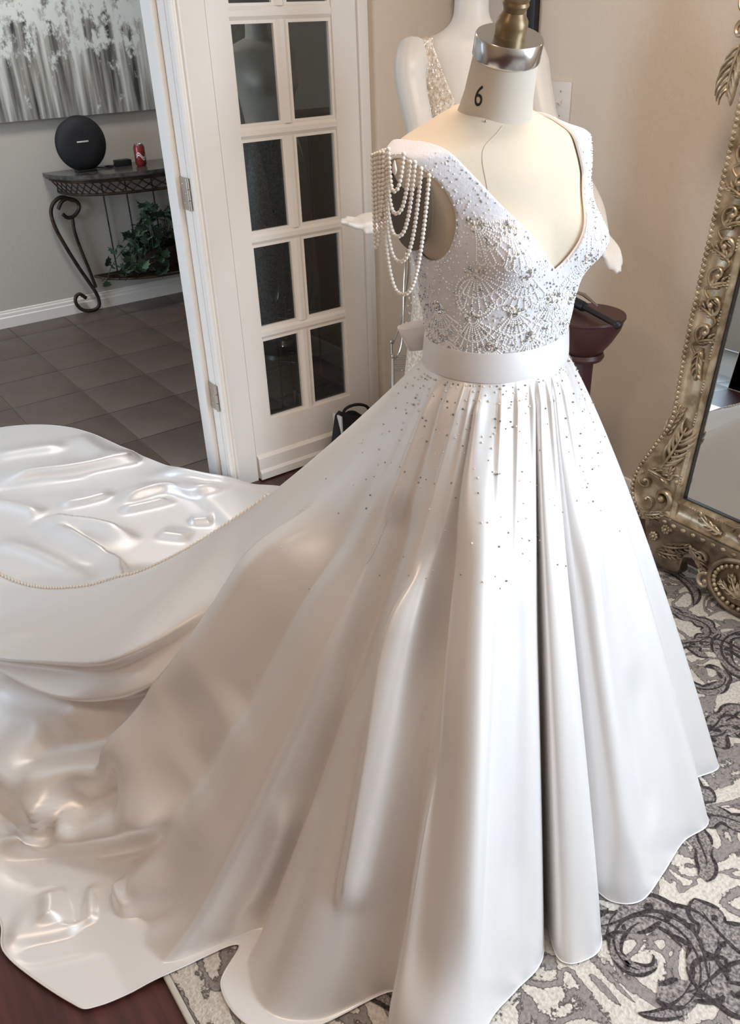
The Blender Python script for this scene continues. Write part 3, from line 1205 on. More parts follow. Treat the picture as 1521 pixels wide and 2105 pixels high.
# folds: (path, width to the left, width to the right, height, lean)
#STROKES_BEGIN
STROKES = [
    ([(0.847, 0.897, 0.998), (0.776, 0.814, 0.8), (0.692, 0.719, 0.556), (0.605, 0.625, 0.298), (0.544, 0.558, 0.105)], 0.03, 0.03, 0.016, 0),
    ([(0.788, 0.904, 0.896), (0.725, 0.848, 0.66), (0.596, 0.727, 0.443), (0.508, 0.649, 0.231), (0.461, 0.601, 0.105)], 0.045, 0.04, -0.022, 0),
    ([(0.856, 0.815, 0.817), (0.805, 0.741, 0.581), (0.741, 0.667, 0.335), (0.683, 0.604, 0.118)], 0.035, 0.035, -0.012, 0),
    ([(1.017, 0.818, 0.851), (0.992, 0.736, 0.597), (0.988, 0.648, 0.301), (0.985, 0.588, 0.084)], 0.025, 0.025, 0.012, 0),
    ([(1.087, 0.717, 0.502), (1.083, 0.653, 0.302), (1.083, 0.597, 0.117)], 0.035, 0.035, -0.01, 0),
    ([(0.753, 0.981, 0.874), (0.683, 0.977, 0.706), (0.567, 0.933, 0.465)], 0.04, 0.035, -0.012, 0),
    ([(0.475, 0.989, 0.328), (0.434, 0.984, 0.216), (0.38, 0.984, 0.119), (0.309, 0.992, 0.055)], 0.034, 0.026, 0.016, 0),
    ([(0.495, 3.543, 0.011), (0.65, 3.501, 0.012), (0.833, 3.422, 0.013)], 0.06, 0.04, 0.022, 0.01),
    ([(0.956, 2.948, 0.015), (1.065, 2.841, 0.041), (1.155, 2.681, 0.045), (1.26, 2.559, 0.033)], 0.05, 0.03, 0.024, 0.01),
    ([(0.602, 2.944, 0.011), (0.702, 2.907, 0.012), (0.823, 2.894, 0.013)], 0.04, 0.025, 0.022, 0.01),
    ([(0.317, 2.841, 0.01), (0.406, 2.698, 0.01), (0.487, 2.475, 0.011), (0.518, 2.274, 0.065)], 0.05, 0.03, 0.02, 0),
    ([(0.817, 2.507, 0.012), (0.904, 2.397, 0.013)], 0.035, 0.025, 0.018, 0.005),
    ([(0.261, 1.254, 0.111), (0.264, 1.187, 0.108), (0.221, 1.175, 0.072), (0.181, 1.183, 0.039)], 0.06, 0.05, 0.018, 0),
    ([(0.411, 1.176, 0.289), (0.359, 1.196, 0.219), (0.313, 1.208, 0.161), (0.262, 1.208, 0.103)], 0.07, 0.06, 0.012, 0),
    ([(0.211, 2.449, 0.011), (0.253, 2.23, 0.049), (0.28, 2.092, 0.089), (0.351, 1.854, 0.194), (0.431, 1.585, 0.344), (0.503, 1.42, 0.467), (0.562, 1.31, 0.565)], 0.14, 0.03, 0.058, 0.075),
    ([(0.168, 2.282, 0.019), (0.215, 2.084, 0.064), (0.246, 1.988, 0.098), (0.305, 1.723, 0.2), (0.354, 1.561, 0.278), (0.431, 1.401, 0.385), (0.52, 1.255, 0.496)], 0.12, 0.03, 0.062, 0.08),
    ([(0.147, 2.082, 0.039), (0.21, 1.854, 0.108), (0.282, 1.608, 0.203), (0.358, 1.427, 0.292), (0.422, 1.341, 0.365)], 0.07, 0.07, -0.03, 0),
    ([(0.208, 2.347, 0.02), (0.297, 2.119, 0.091), (0.388, 1.932, 0.191)], 0.04, 0.03, 0.02, 0.015),
    ([(0.712, 1.147, 0.807), (0.622, 1.208, 0.658), (0.513, 1.265, 0.488), (0.373, 1.345, 0.294), (0.292, 1.382, 0.193), (0.249, 1.4, 0.146)], 0.1, 0.022, 0.05, 0.035),
    ([(0.698, 1.116, 0.779), (0.616, 1.167, 0.64), (0.51, 1.214, 0.468), (0.413, 1.268, 0.33)], 0.08, 0.04, 0.018, 0.01),
    ([(0.127, 2.062, 0.035), (0.199, 1.866, 0.099), (0.253, 1.678, 0.168), (0.301, 1.48, 0.228)], 0.08, 0.07, 0.05, 0.01),
    ([(0.118, 1.664, 0.065), (0.183, 1.585, 0.114), (0.255, 1.487, 0.175), (0.32, 1.388, 0.232)], 0.05, 0.03, -0.036, 0),
    ([(0.133, 1.602, 0.072), (0.19, 1.525, 0.112), (0.236, 1.453, 0.145), (0.284, 1.339, 0.171)], 0.05, 0.05, 0.04, 0.01),
    ([(0.288, 1.33, 0.174), (0.224, 1.39, 0.114), (0.159, 1.418, 0.058)], 0.035, 0.03, -0.03, 0),
    ([(0.051, 1.766, 0.027), (0.102, 1.613, 0.05), (0.138, 1.499, 0.058), (0.153, 1.44, 0.057)], 0.07, 0.06, 0.055, 0.01),
    ([(0.001, 1.589, 0.01), (0.063, 1.515, 0.012), (0.113, 1.453, 0.03), (0.154, 1.411, 0.052)], 0.03, 0.03, -0.034, 0),
    ([(-0.01, 1.524, 0.01), (0.076, 1.464, 0.012), (0.179, 1.364, 0.063), (0.271, 1.261, 0.126), (0.348, 1.14, 0.216)], 0.06, 0.035, 0.055, 0.02),
    ([(-0.026, 1.468, 0.01), (0.077, 1.399, 0.01), (0.176, 1.308, 0.042), (0.274, 1.208, 0.115), (0.324, 1.13, 0.187)], 0.05, 0.05, -0.022, 0),
    ([(0.184, 1.239, 0.034), (0.176, 1.191, 0.035), (0.178, 1.134, 0.032)], 0.02, 0.024, 0.022, 0),
    ([(0.165, 1.263, 0.024), (0.145, 1.213, 0.015), (0.123, 1.18, 0.01)], 0.02, 0.02, -0.016, 0),
    ([(0.149, 1.281, 0.017), (0.12, 1.231, 0.01), (0.11, 1.172, 0.01)], 0.022, 0.022, 0.022, 0),
    ([(0.113, 1.301, 0.01), (0.099, 1.245, 0.01), (0.079, 1.21, 0.01)], 0.022, 0.022, -0.02, 0),
    ([(0.063, 1.321, 0.01), (0.055, 1.273, 0.01), (0.041, 1.237, 0.01)], 0.022, 0.022, 0.02, 0),
    ([(-0.052, 1.241, 0.01), (-0.001, 1.205, 0.01), (0.061, 1.177, 0.01), (0.135, 1.149, 0.01), (0.212, 1.092, 0.053), (0.282, 1.019, 0.113)], 0.035, 0.025, -0.022, 0),
    ([(-0.044, 1.282, 0.01), (0.028, 1.232, 0.01), (0.108, 1.202, 0.01)], 0.05, 0.03, 0.015, 0.01),
    ([(0.502, 1.127, 0.425), (0.462, 1.153, 0.363), (0.403, 1.214, 0.293), (0.328, 1.288, 0.213), (0.28, 1.327, 0.162)], 0.06, 0.05, 0.014, 0),
    ([(0.749, 0.887, 0.803), (0.662, 0.886, 0.665), (0.575, 0.844, 0.469), (0.491, 0.804, 0.273), (0.45, 0.789, 0.189)], 0.05, 0.014, 0.026, 0.012),
    ([(0.686, 1.023, 0.76), (0.583, 1.04, 0.575), (0.472, 1.063, 0.392), (0.352, 1.094, 0.219), (0.253, 1.143, 0.105)], 0.07, 0.07, 0.02, 0),
    ([(0.434, 3.286, 0.01), (0.604, 3.248, 0.011), (0.754, 3.179, 0.012), (0.95, 3.127, 0.015), (1.021, 3.111, 0.021)], 0.07, 0.03, 0.045, 0.02),
    ([(0.417, 3.228, 0.01), (0.611, 3.121, 0.011), (0.819, 3.062, 0.013)], 0.04, 0.04, -0.02, 0),
    ([(0.765, 2.788, 0.012), (0.879, 2.81, 0.013), (0.994, 2.781, 0.018), (1.062, 2.637, 0.043), (1.195, 2.599, 0.041)], 0.05, 0.025, 0.034, 0.01),
    ([(0.761, 2.741, 0.012), (0.864, 2.714, 0.013), (0.981, 2.688, 0.017)], 0.03, 0.02, 0.022, 0),
    ([(0.939, 2.504, 0.015), (1.018, 2.445, 0.025)], 0.03, 0.02, 0.024, 0.01),
    ([(0.512, 2.881, 0.01), (0.584, 2.777, 0.01), (0.661, 2.676, 0.011), (0.758, 2.485, 0.012)], 0.025, 0.05, 0.035, -0.02),
    ([(0.514, 2.815, 0.01), (0.563, 2.655, 0.01), (0.595, 2.517, 0.01), (0.618, 2.377, 0.015), (0.521, 1.886, 0.281)], 0.02, 0.05, 0.04, -0.02),
    ([(0.395, 3.137, 0.01), (0.48, 3.019, 0.01), (0.536, 2.887, 0.01)], 0.035, 0.03, 0.026, 0),
    ([(0.873, 3.541, 0.014), (0.888, 3.322, 0.014), (0.95, 3.127, 0.015)], 0.05, 0.05, 0.018, 0),
]
#STROKES_END


def apply_strokes(G, N, strokes):
    """push folds out of the cloth along 3D paths; the lean tips the crest over to the right of the path"""
    P = G.reshape(-1, 3)
    Nn = N.reshape(-1, 3)
    D = np.zeros_like(P)
    for (pts, wl, wr_, height, lean) in strokes:
        pts = np.array(catmull([np.array(p, float) for p in pts], 6))
        reach = 2.6 * max(wl, wr_)
        lo, hi = pts.min(0) - reach, pts.max(0) + reach
        idx = np.where(np.all((P > lo) & (P < hi), axis=1))[0]
        if len(idx) == 0:
            continue
        Q, n = P[idx], Nn[idx]
        best = np.full(len(idx), 1e9)
        tpar = np.zeros(len(idx))
        rel = np.zeros((len(idx), 3))
        dr_ = np.zeros((len(idx), 3))
        seg = len(pts) - 1
        for i in range(seg):
            a, d = pts[i], pts[i + 1] - pts[i]
            L2 = d @ d + 1e-12
            t = np.clip(((Q - a) @ d) / L2, 0, 1)
            r_ = Q - (a + t[:, None] * d)
            ds = np.linalg.norm(r_, axis=1)
            m_ = ds < best
            best[m_] = ds[m_]
            tpar[m_] = ((i + t) / seg)[m_]
            rel[m_] = r_[m_]
            dr_[m_] = d / math.sqrt(L2)
        sd_ = np.cross(dr_, n)
        sd_ /= np.maximum(np.linalg.norm(sd_, axis=1, keepdims=True), 1e-6)
        right = np.sum(rel * sd_, axis=1)
        w = np.where(right > 0, wr_, wl)
        end = np.clip(np.minimum(tpar, 1 - tpar) / .25, 0, 1)
        end = end * end * (3 - 2 * end)
        g = np.exp(-(best / w) ** 2) * end
        D[idx] += n * (g * height)[:, None] + sd_ * (g * lean)[:, None]
    return G + D.reshape(G.shape)


SKC, SKG = skirt_grid()
SKG = apply_strokes(SKG, grid_normals(SKG), STROKES)
# small tucked pleats under the waistband
nrm = grid_normals(SKG)
vv_ = np.linspace(0, 1, SKV + 1)[None, :]
wa_ = SKC[:, 0][:, None]
pl = np.zeros((len(SKC), SKV + 1))
for (c, w, h_, ln) in ((-62, 3.0, .006, .30), (-72, 2.2, .007, .42), (-79, 2.0, .008, .40), (-86.5, 2.0, .009, .34), (-94, 2.0, .009, .36), (-101, 2.0, .008, .44), (-112, 2.6, .007, .40),
                       (-124, 2.6, .006, .45), (-139, 2.2, .009, .36), (-146, 2.0, .008, .38), (-152, 2.2, .007, .30), (-166, 3, .006, .35), (-180, 3, .006, .35)):
    d = (wa_ - c)
    saw = np.where(d > 0, np.exp(-(d / (w * 2.2)) ** 2), np.exp(-(d / (w * .55)) ** 2))
    pl += h_ * saw * np.clip((vv_ - .008) / .04, 0, 1) * np.clip(1 - vv_ / ln, 0, 1) ** 1.3
SKG = SKG + nrm * pl[:, :, None]
# keep the cloth above the floor
on_rug = np.clip((SKG[:, :, 0] - .06) / .11, 0, 1) * np.clip((1.56 - SKG[:, :, 1]) / .10, 0, 1)
SKG[:, :, 2] = np.maximum(SKG[:, :, 2], .004 + .0128 * on_rug * on_rug * (3 - 2 * on_rug))
nu = len(SKG)
verts = SKG.reshape(-1, 3).tolist()
faces = []
W_ = SKV + 1
for i in range(nu):
    j = (i + 1) % nu
    for k in range(SKV):
        faces.append((i * W_ + k, j * W_ + k, j * W_ + k + 1, i * W_ + k + 1))
skirt = raw_mesh('skirt', verts, faces, 'satin', dress)
skirt.location = (-AX, -AY, 0)
bm = bmesh.new()
bm.from_mesh(skirt.data)
bmesh.ops.recalc_face_normals(bm, faces=bm.faces)
bm.to_mesh(skirt.data)
bm.free()
md = skirt.modifiers.new('thick', 'SOLIDIFY')
md.thickness = .0018
md.offset = -1
# rolled hem
hm = MB()
hm.tube([Vector(SKG[i, SKV]) for i in range(0, nu, 2)], .0014, 6, closed=True)
hm.build('hem', 'satin', skirt)
SKN = grid_normals(SKG)


def on_skirt(wa, v):
    """point and normal of the skirt at waist angle wa and fraction v"""
    i = int(np.argmin(np.abs(SKC[:, 0] - wa)))
    k = int(round(v * SKV))
    return Vector(SKG[i, k]), Vector(SKN[i, k])


# pearl trim down the centre back of the train
trim = MB()
ic = int(np.argmin(np.abs(SKC[:, 0] + 239.5)))
path = [Vector(SKG[ic, k]) + Vector(SKN[ic, k]) * .004 for k in range(48, SKV + 1)]
last = path[0]
tog = 0
for p in path[1:]:
    while (p - last).length >= .0085:
        last = last + (p - last).normalized() * .0085
        tog ^= 1
        trim.ball((last.x + (.002 if tog else -.002), last.y, last.z + .001), .0046, 8, 5)
o = trim.build('pearl_trim', 'pearl', skirt)
tag(o, 'row of cream pearls down the centre back of the train', None, None, 'stuff')
# crystals and pearls scattered below the waistband
random.seed(5)
sc_c, sc_p = MB(), MB()
for k in range(400):
    wa = random.uniform(-215, 20)
    v = .012 + .30 * random.random() ** 2.0
    if wa > -20:
        wa -= 360
    p, n_ = on_skirt(wa, v)
    r = random.uniform(.0011, .0020)
    q = p + n_ * r * .5
    (sc_c if random.random() < .45 else sc_p).ball(q, r, 7, 5)
o = sc_c.build('skirt_crystals', 'crystal', skirt)
tag(o, 'silver crystals scattered below the waistband', None, None, 'stuff')
o = sc_p.build('skirt_pearls', 'pearl', skirt)
tag(o, 'small pearls scattered below the waistband', None, None, 'stuff')

# ================================================================== RUG
rug = empty('area_rug', (1.0, 0.6, 0))
tag(rug, 'cream area rug with grey and charcoal scrollwork under the gown', 'rug')
RX0, RX1, RY0, RY1 = 0.178, 2.10, -1.4, 1.45
part_world(MB().box(RX0 + .012, RX1 - .012, RY0 + .012, RY1 - .012, 0, .0118, .003), 'rug_body', 'rug', rug, angle=60)
for (a, b_, c, d) in ((RX0, RX0 + .012, RY0, RY1), (RX1 - .012, RX1, RY0, RY1), (RX0 + .012, RX1 - .012, RY0, RY0 + .012), (RX0 + .012, RX1 - .012, RY1 - .012, RY1)):
    part_world(MB().box(a, b_, c, d, 0, .011, .003), 'binding', 'rug_edge', rug, angle=60)


def strip(mb, pts, wl, wr_, z):
    """flat ribbon along pts with separate left and right widths"""
    n = len(pts)
    vs_ = []
    for i in range(n):
        t = np.array(pts[min(i + 1, n - 1)]) - np.array(pts[max(i - 1, 0)])
        t = t / (np.linalg.norm(t) + 1e-9)
        nn_ = np.array([-t[1], t[0]])
        p = np.array(pts[i])
        vs_ += [tuple(p + nn_ * wl[i]) + (z,), tuple(p) + (z + .0006,), tuple(p - nn_ * wr_[i]) + (z,)]
    fs_ = []
    for i in range(n - 1):
        fs_ += [(3 * i, 3 * i + 1, 3 * i + 4, 3 * i + 3), (3 * i + 1, 3 * i + 2, 3 * i + 5, 3 * i + 4)]
    mb.add(vs_, fs_)
    left = [vs_[3 * i][:2] for i in range(n)]
    right = [vs_[3 * i + 2][:2] for i in range(n)]
    return left, right


def motif(kind):
    """returns (grey mesh, dark mesh) builders in local coordinates about 0.3 m long"""
    g, d = MB(), MB()
    r_ = random.Random(kind * 13 + 3)
    n = 60
    pts, w0 = [], []
    if kind % 3 == 0:      # volute with lobed leaf edge
        for i in range(n):
            s = i / (n - 1)
            a = 2 * PI * 1.25 * s ** 1.1 + .3
            rad = .145 * (1 - s) ** .85 + .016
            pts.append((rad * math.cos(a), rad * math.sin(a)))
            w0.append(.030 * math.sin(PI * min(1, s * 1.02)) ** .6 * (1 - .45 * s))
    elif kind % 3 == 1:    # acanthus leaf
        bend = r_.uniform(.6, 1.4)
        x = y = 0
        for i in range(n):
            s = i / (n - 1)
            a = bend * (s - .3) * 1.6
            x += .30 / n * math.cos(a)
            y += .30 / n * math.sin(a)
            pts.append((x, y))
            w0.append(.050 * math.sin(PI * s ** .8) ** .8)
    else:                  # S stem with curled end
        x = y = 0
        for i in range(n):
            s = i / (n - 1)
            a = 1.1 * math.sin(2 * PI * s) + (4.5 * max(0, s - .68)) ** 1.6
            x += .42 / n * math.cos(a)
            y += .42 / n * math.sin(a)
            pts.append((x, y))
            w0.append(.016 + .016 * math.sin(PI * s))
    lob = r_.choice([4.5, 5.5, 6.5])
    wl = [w * (.62 + .55 * abs(math.sin(lob * PI * i / n))) for i, w in enumerate(w0)]
    wr_ = [w * (.62 + .55 * abs(math.sin(lob * PI * i / n + .7))) for i, w in enumerate(w0)]
    l_, rr = strip(g, pts, wl, wr_, .0126)
    # dark outline on one side and dark vein, broken into dashes
    for side in (l_, rr):
        i = 0
        while i < n - 4:
            ln = r_.randint(6, 16)
            seg = side[i:i + ln]
            if len(seg) > 3:
                ww = [.0035 * math.sin(PI * (k + .5) / len(seg)) + .0012 for k in range(len(seg))]
                strip(d, seg, ww, ww, .0134)
            i += ln + r_.randint(1, 3)
    seg = pts[6:48]
    ww = [.003 * math.sin(PI * (k + .5) / len(seg)) + .0008 for k in range(len(seg))]
    strip(d, seg, ww, ww, .0138)
    # blots
    for k in range(5):
        i = r_.randint(8, n - 8)
        p = np.array(pts[i]) + np.array([r_.uniform(-.5, .5), r_.uniform(-.5, .5)]) * w0[i] * 1.2
        m_ = 7
        poly = [(p[0] + r_.uniform(.004, .011) * math.cos(2 * PI * q / m_), p[1] + r_.uniform(.004, .011) * math.sin(2 * PI * q / m_)) for q in range(m_)]
        d.add([(x, y, .0140) for x, y in poly], [tuple(range(m_))])
    return g, d


variants = []
for k in range(9):
    g, d = motif(k)
    variants.append((g, d))
vmesh = []
random.seed(11)
cells = []
gy = RY0 + .12
row = 0
while gy < RY1 - .1:
    gx = RX0 + .12 + (.09 if row % 2 else 0)
    while gx < RX1 - .1:
        cells.append((gx + random.uniform(-.05, .05), gy + random.uniform(-.05, .05)))
        gx += .19
    gy += .165
    row += 1
for i, (x, y) in enumerate(cells):
    if random.random() < .34:
        continue
    k = random.randrange(9)
    while len(vmesh) <= k:
        vmesh.append(None)
    sc = random.uniform(.70, 1.15)
    rz = random.uniform(0, 2 * PI)
    lift = random.uniform(0, .0012)
    # keep the whole motif on the rug
    ext = .20 * sc
    x = min(max(x, RX0 + ext + .02), RX1 - ext - .02)
    y = min(max(y, RY0 + ext + .02), RY1 - ext - .02)
    cxo = (.0, .15, .2)[k % 3]
    ox = x - cxo * sc * math.cos(rz)
    oy = y - cxo * sc * math.sin(rz)
    if vmesh[k] is None:
        go = variants[k][0].build('scroll_motif', 'rug_grey', rug)
        do = variants[k][1].build('scroll_outline', 'rug_dark', go)
        vmesh[k] = (go.data, do.data)
    else:
        go = bpy.data.objects.new('scroll_motif', vmesh[k][0])
        COL.objects.link(go)
        go.parent = rug
        do = bpy.data.objects.new('scroll_outline', vmesh[k][1])
        COL.objects.link(do)
        do.parent = go
    go.location = (ox - 1.0, oy - 0.6, lift)
    go.rotation_euler = (0, 0, rz)
    go.scale = (sc, sc, 1)

# ================================================================== ORNATE MIRROR
LEAN = .105
mu = Vector((0, -1, 0))
mv = Vector((LEAN, 0, 1)).normalized()
mn = mu.cross(mv)              # towards the room
mir = empty('ornate_mirror')
mm = Matrix.Identity(4)
for r in range(3):
    mm[r][0], mm[r][1], mm[r][2] = mu[r], -mn[r], mv[r]
mm[0][3], mm[1][3], mm[2][3] = 2.0, 1.3, 0.026
mir.matrix_world = mm
tag(mir, 'tall antique silver-gilt mirror with carved frame leaning on the beige wall', 'mirror')
UC = .31                       # centre line
GL, GB, GT = .052, .252, 1.86  # glass left edge, bottom, top


def refl(p):
    return (2 * UC - p[0], p[1])


def mparts(mb_fn, name, material='gilt', both=True):
    """build a part on the left and its mirror image on the right; mb_fn(map) with map((u,v), w) -> local point"""
    def mp_l(p, w=0.0):
        return (p[0], -w, p[1])

    def mp_r(p, w=0.0):
        return (2 * UC - p[0], -w, p[1])
    res = [mb_fn(mp_l).build(name, material, mir)]
    if both:
        res.append(mb_fn(mp_r).build(name, material, mir))
    return res


MB().box(GL - .012, 2 * UC - GL + .012, .004, .008, GB - .012, GT + .012).build('mirror_glass', 'mirror', mir, smooth=False)
MB().box(GL - .06, 2 * UC - GL + .06, .012, .030, GB - .03, GT + .06).build('back_board', 'dark_wood', mir, smooth=False)
outer = catmull([(-.050, 1.93), (-.052, 1.6), (-.051, 1.2), (-.050, .76), (-.044, .62), (-.041, .475), (-.078, .385), (-.122, .275), (-.117, .205), (-.072, .140)], 12)
outer = [tuple(p) for p in outer]


def side_rail(mp):
    mb = MB()
    n = len(outer)
    rows = []
    for (uo, v) in outer:
        vi = max(v, GB - .06)
        inner = GL
        # cross-section from outer lip to inner lip: (fraction, height)
        sec = [(0, -.03), (0, .016), (.10, .028), (.18, .020), (.34, .012), (.62, .012), (.80, .016), (.90, .024), (.97, .018), (1, .004), (1, -.006)]
        rows.append([mp((uo + (inner - uo) * fr, v), w) for fr, w in sec])
    m_ = len(rows[0])
    vs_ = [p for r in rows for p in r]
    fs_ = [(i * m_ + k, i * m_ + k + 1, (i + 1) * m_ + k + 1, (i + 1) * m_ + k) for i in range(n - 1) for k in range(m_ - 1)]
    return mb.add(vs_, fs_)


mparts(side_rail, 'side_rail')
for (v0, v1, nm) in ((GB, .176, 'bottom_rail'), (GT, 1.95, 'top_rail')):
    mb = MB()
    sec = [(1, -.03), (1, .020), (.88, .026), (.80, .016), (.60, .010), (.30, .012), (.14, .022), (.05, .016), (0, .004), (0, -.006)]
    vs_ = []
    ur = [GL, 2 * UC - GL]
    for side in (0, 1):
        for fr, w in sec:
            vs_.append(((ur[0] - .055 * fr) if side == 0 else (ur[1] + .055 * fr), -w, v0 + (v1 - v0) * fr))
    m_ = len(sec)
    mb.add(vs_, [(k, k + 1, m_ + k + 1, m_ + k) for k in range(m_ - 1)])
    mb.build(nm, 'gilt', mir)
# dark sight edge round the glass
se = MB()
for (a, b_, c, d) in ((GL - .001, GL + .003, GB, GT), (2 * UC - GL - .003, 2 * UC - GL + .001, GB, GT), (GL, 2 * UC - GL, GB - .001, GB + .003), (GL, 2 * UC - GL, GT - .003, GT + .001)):
    se.box(a, b_, -.004, .004, c, d)
se.build('sight_edge', 'dark_wood', mir, smooth=False)


def bead_edge(mp):
    mb = MB()
    acc = 0
    last = np.array(outer[0])
    for p in outer[1:]:
        p = np.array(p)
        while np.linalg.norm(p - last) >= .0150:
            last = last + (p - last) / np.linalg.norm(p - last) * .0150
            mb.ball(mp((last[0] + .010, last[1]), .027), .0074, 7, 5)
    return mb


for o in mparts(bead_edge, 'bead_edging'):
    tag(o, 'row of small gilt beads along the outer edge', None, None, 'stuff')


def inner_beads(mp):
    mb = MB()
    v = GB + .04
    while v < GT:
        for k in range(5):
            mb.ball(mp((GL - .012, v + k * .0085), .022), .0038, 6, 4)
        v += .098
    return mb


for o in mparts(inner_beads, 'inner_beads'):
    tag(o, 'groups of five tiny gilt beads beside the glass', None, None, 'stuff')
ib = MB()
u = GL + .04
while u < 2 * UC - GL - .04:
    for k in range(5):
        ib.ball((u + k * .0085, -.022, GB - .010), .0038, 6, 4)
    u += .085
tag(ib.build('inner_beads', 'gilt', mir), 'groups of five tiny gilt beads below the glass', None, None, 'stuff')


def scroll(c, r0, turns, a0, hand, wid=.007, w=.016, tail=None):
    def fn(mp):
        mb = MB()
        pts, rad = [], []
        n = 44
        for i in range(n):
            s = i / (n - 1)
            a = a0 + hand * 2 * PI * turns * s
            r_ = r0 * (1 - s) ** .9 + .003
            pts.append(mp((c[0] + r_ * math.cos(a), c[1] + r_ * math.sin(a)), w + .004 * s))
            rad.append(wid * (1.0 - .45 * s))
        if tail:
            first = np.array([c[0] + r0 * math.cos(a0), c[1] + r0 * math.sin(a0)])
            tp = catmull([np.array(t) for t in tail] + [first], 8)[:-1]
            pts = [mp((p[0], p[1]), w - .003) for p in tp] + pts
            rad = [wid * (.35 + .65 * k / len(tp)) for k in range(len(tp))] + rad
        mb.tube(pts, rad, 8, flat=.8)
        mb.ball(pts[-1], wid * 1.15, 8, 5)
        return mb
    return fn


def leafy(base, ang, length, lobes=4, w=.016, spread=1.0, curl=.5):
    """carved acanthus spray"""
    def fn(mp):
        mb = MB()
        dx, dy = math.cos(ang), math.sin(ang)
        spine = []
        for i in range(14):
            s = i / 13
            a = ang + curl * s * s
            p = (base[0] + length * s * math.cos(ang + curl * s * .5), base[1] + length * s * math.sin(ang + curl * s * .5))
            spine.append((p, a))
        mb.tube([mp(p, w + .006 * math.sin(PI * i / 13)) for i, (p, a) in enumerate(spine)], [.0045 * (1 - .6 * i / 13) + .0012 for i in range(14)], 7)
        for k in range(lobes):
            s = .10 + .78 * k / max(1, lobes - 1)
            p, a = spine[int(s * 13)]
            L = length * .46 * math.sin(PI * (.25 + .62 * s)) * spread
            for sg in (-1, 1):
                pts, rad = [], []
                for q in range(8):
                    t = q / 7
                    aa = a + sg * (.95 - .55 * t)
                    pp = (p[0] + L * t * math.cos(aa), p[1] + L * t * math.sin(aa))
                    pts.append(mp(pp, w - .002 + .007 * math.sin(PI * t)))
                    rad.append(.0016 + length * .045 * math.sin(PI * min(1, t * .8 + .2)) ** .8)
                mb.tube(pts, rad, 7, flat=.7)
        return mb
    return fn


def rosette(c, r_, w=.016):
    def fn(mp):
        mb = MB()
        for k in range(8):
            a = 2 * PI * k / 8
            mb.ball(mp((c[0] + r_ * .68 * math.cos(a), c[1] + r_ * .68 * math.sin(a)), w), r_ * .36, 7, 5)
        mb.ball(mp(c, w + r_ * .2), r_ * .42, 8, 6)
        return mb
    return fn


# scrolls climbing the side rails
v = .70
k = 0
while v < 1.18:
    hand = 1 if k % 2 else -1
    mparts(scroll((.004, v + .05), .030, .92, -PI / 2 if hand > 0 else PI / 2 + PI, hand, .0080, .017, tail=[(-.020 * hand, v - .030), (.014 * hand, v - .012), (.026 * hand, v + .008)]), 'scroll_ornament')
    mparts(leafy((.004 + .018 * hand, v + .015), PI / 2 + .9 * hand, .060, 4, .017, 1.1, .6 * hand), 'leaf_ornament')
    v += .078
    k += 1
mparts(leafy((.004, .705), -PI / 2 - .12, .085, 5, .016), 'leaf_ornament')
mparts(leafy((.004, 1.20), PI / 2 + .1, .085, 5, .016), 'leaf_ornament')
# cartouche on the outer edge high up
mparts(leafy((-.075, 1.46), -PI / 2 - .25, .125, 6, .020, 1.25, .3), 'leaf_ornament')
mparts(leafy((-.075, 1.50), PI / 2 + .15, .15, 6, .020, 1.1, -.3), 'leaf_ornament')
mparts(scroll((-.082, 1.482), .024, 1.0, 0, 1, .010, .022), 'scroll_ornament')
# flaring foot of the side rail
mparts(leafy((-.036, .325), 1.05, .155, 7, .018, 1.15, .35), 'leaf_ornament')
mparts(leafy((-.075, .300), .15, .075, 4, .018, .9, -.6), 'leaf_ornament')
mparts(scroll((-.078, .262), .026, 1.1, PI * .6, 1, .008, .018), 'scroll_ornament')
mparts(scroll((-.060, .205), .044, .85, PI * .95, 1, .0055, .018), 'scroll_ornament')
mparts(scroll((-.008, .232), .034, .95, -PI * .35, 1, .012, .020, tail=[(.028, .165), (.030, .190)]), 'scroll_ornament')
mparts(leafy((-.055, .155), .35, .07, 5, .020, .8, .2), 'leaf_ornament')
mparts(leafy((-.005, .30), 1.5, .09, 5, .014, .6, -.1), 'leaf_ornament')
mparts(leafy((-.045, .42), 1.35, .11, 5, .016, .8, -.2), 'leaf_ornament')
mparts(scroll((.030, .300), .022, 1.0, PI, -1, .007, .016), 'scroll_ornament')
mparts(leafy((.205, .205), PI - .15, .085, 4, .018, .9, -.4), 'leaf_ornament')
mparts(scroll((.262, .222), .028, 1.1, PI, -1, .006, .016), 'scroll_ornament')
# carved strip below the bottom rail
MB().box(.0, 2 * UC, -.024, .03, .150, .178, .004).build('lower_moulding', 'gilt_dark', mir)
for k in range(18):
    u = .02 + k * (2 * UC - .04) / 17
    MB().ball((u, -.025, .164), .010, 8, 5, (1, .5, .7)).build('moulding_leaf', 'gilt', mir)


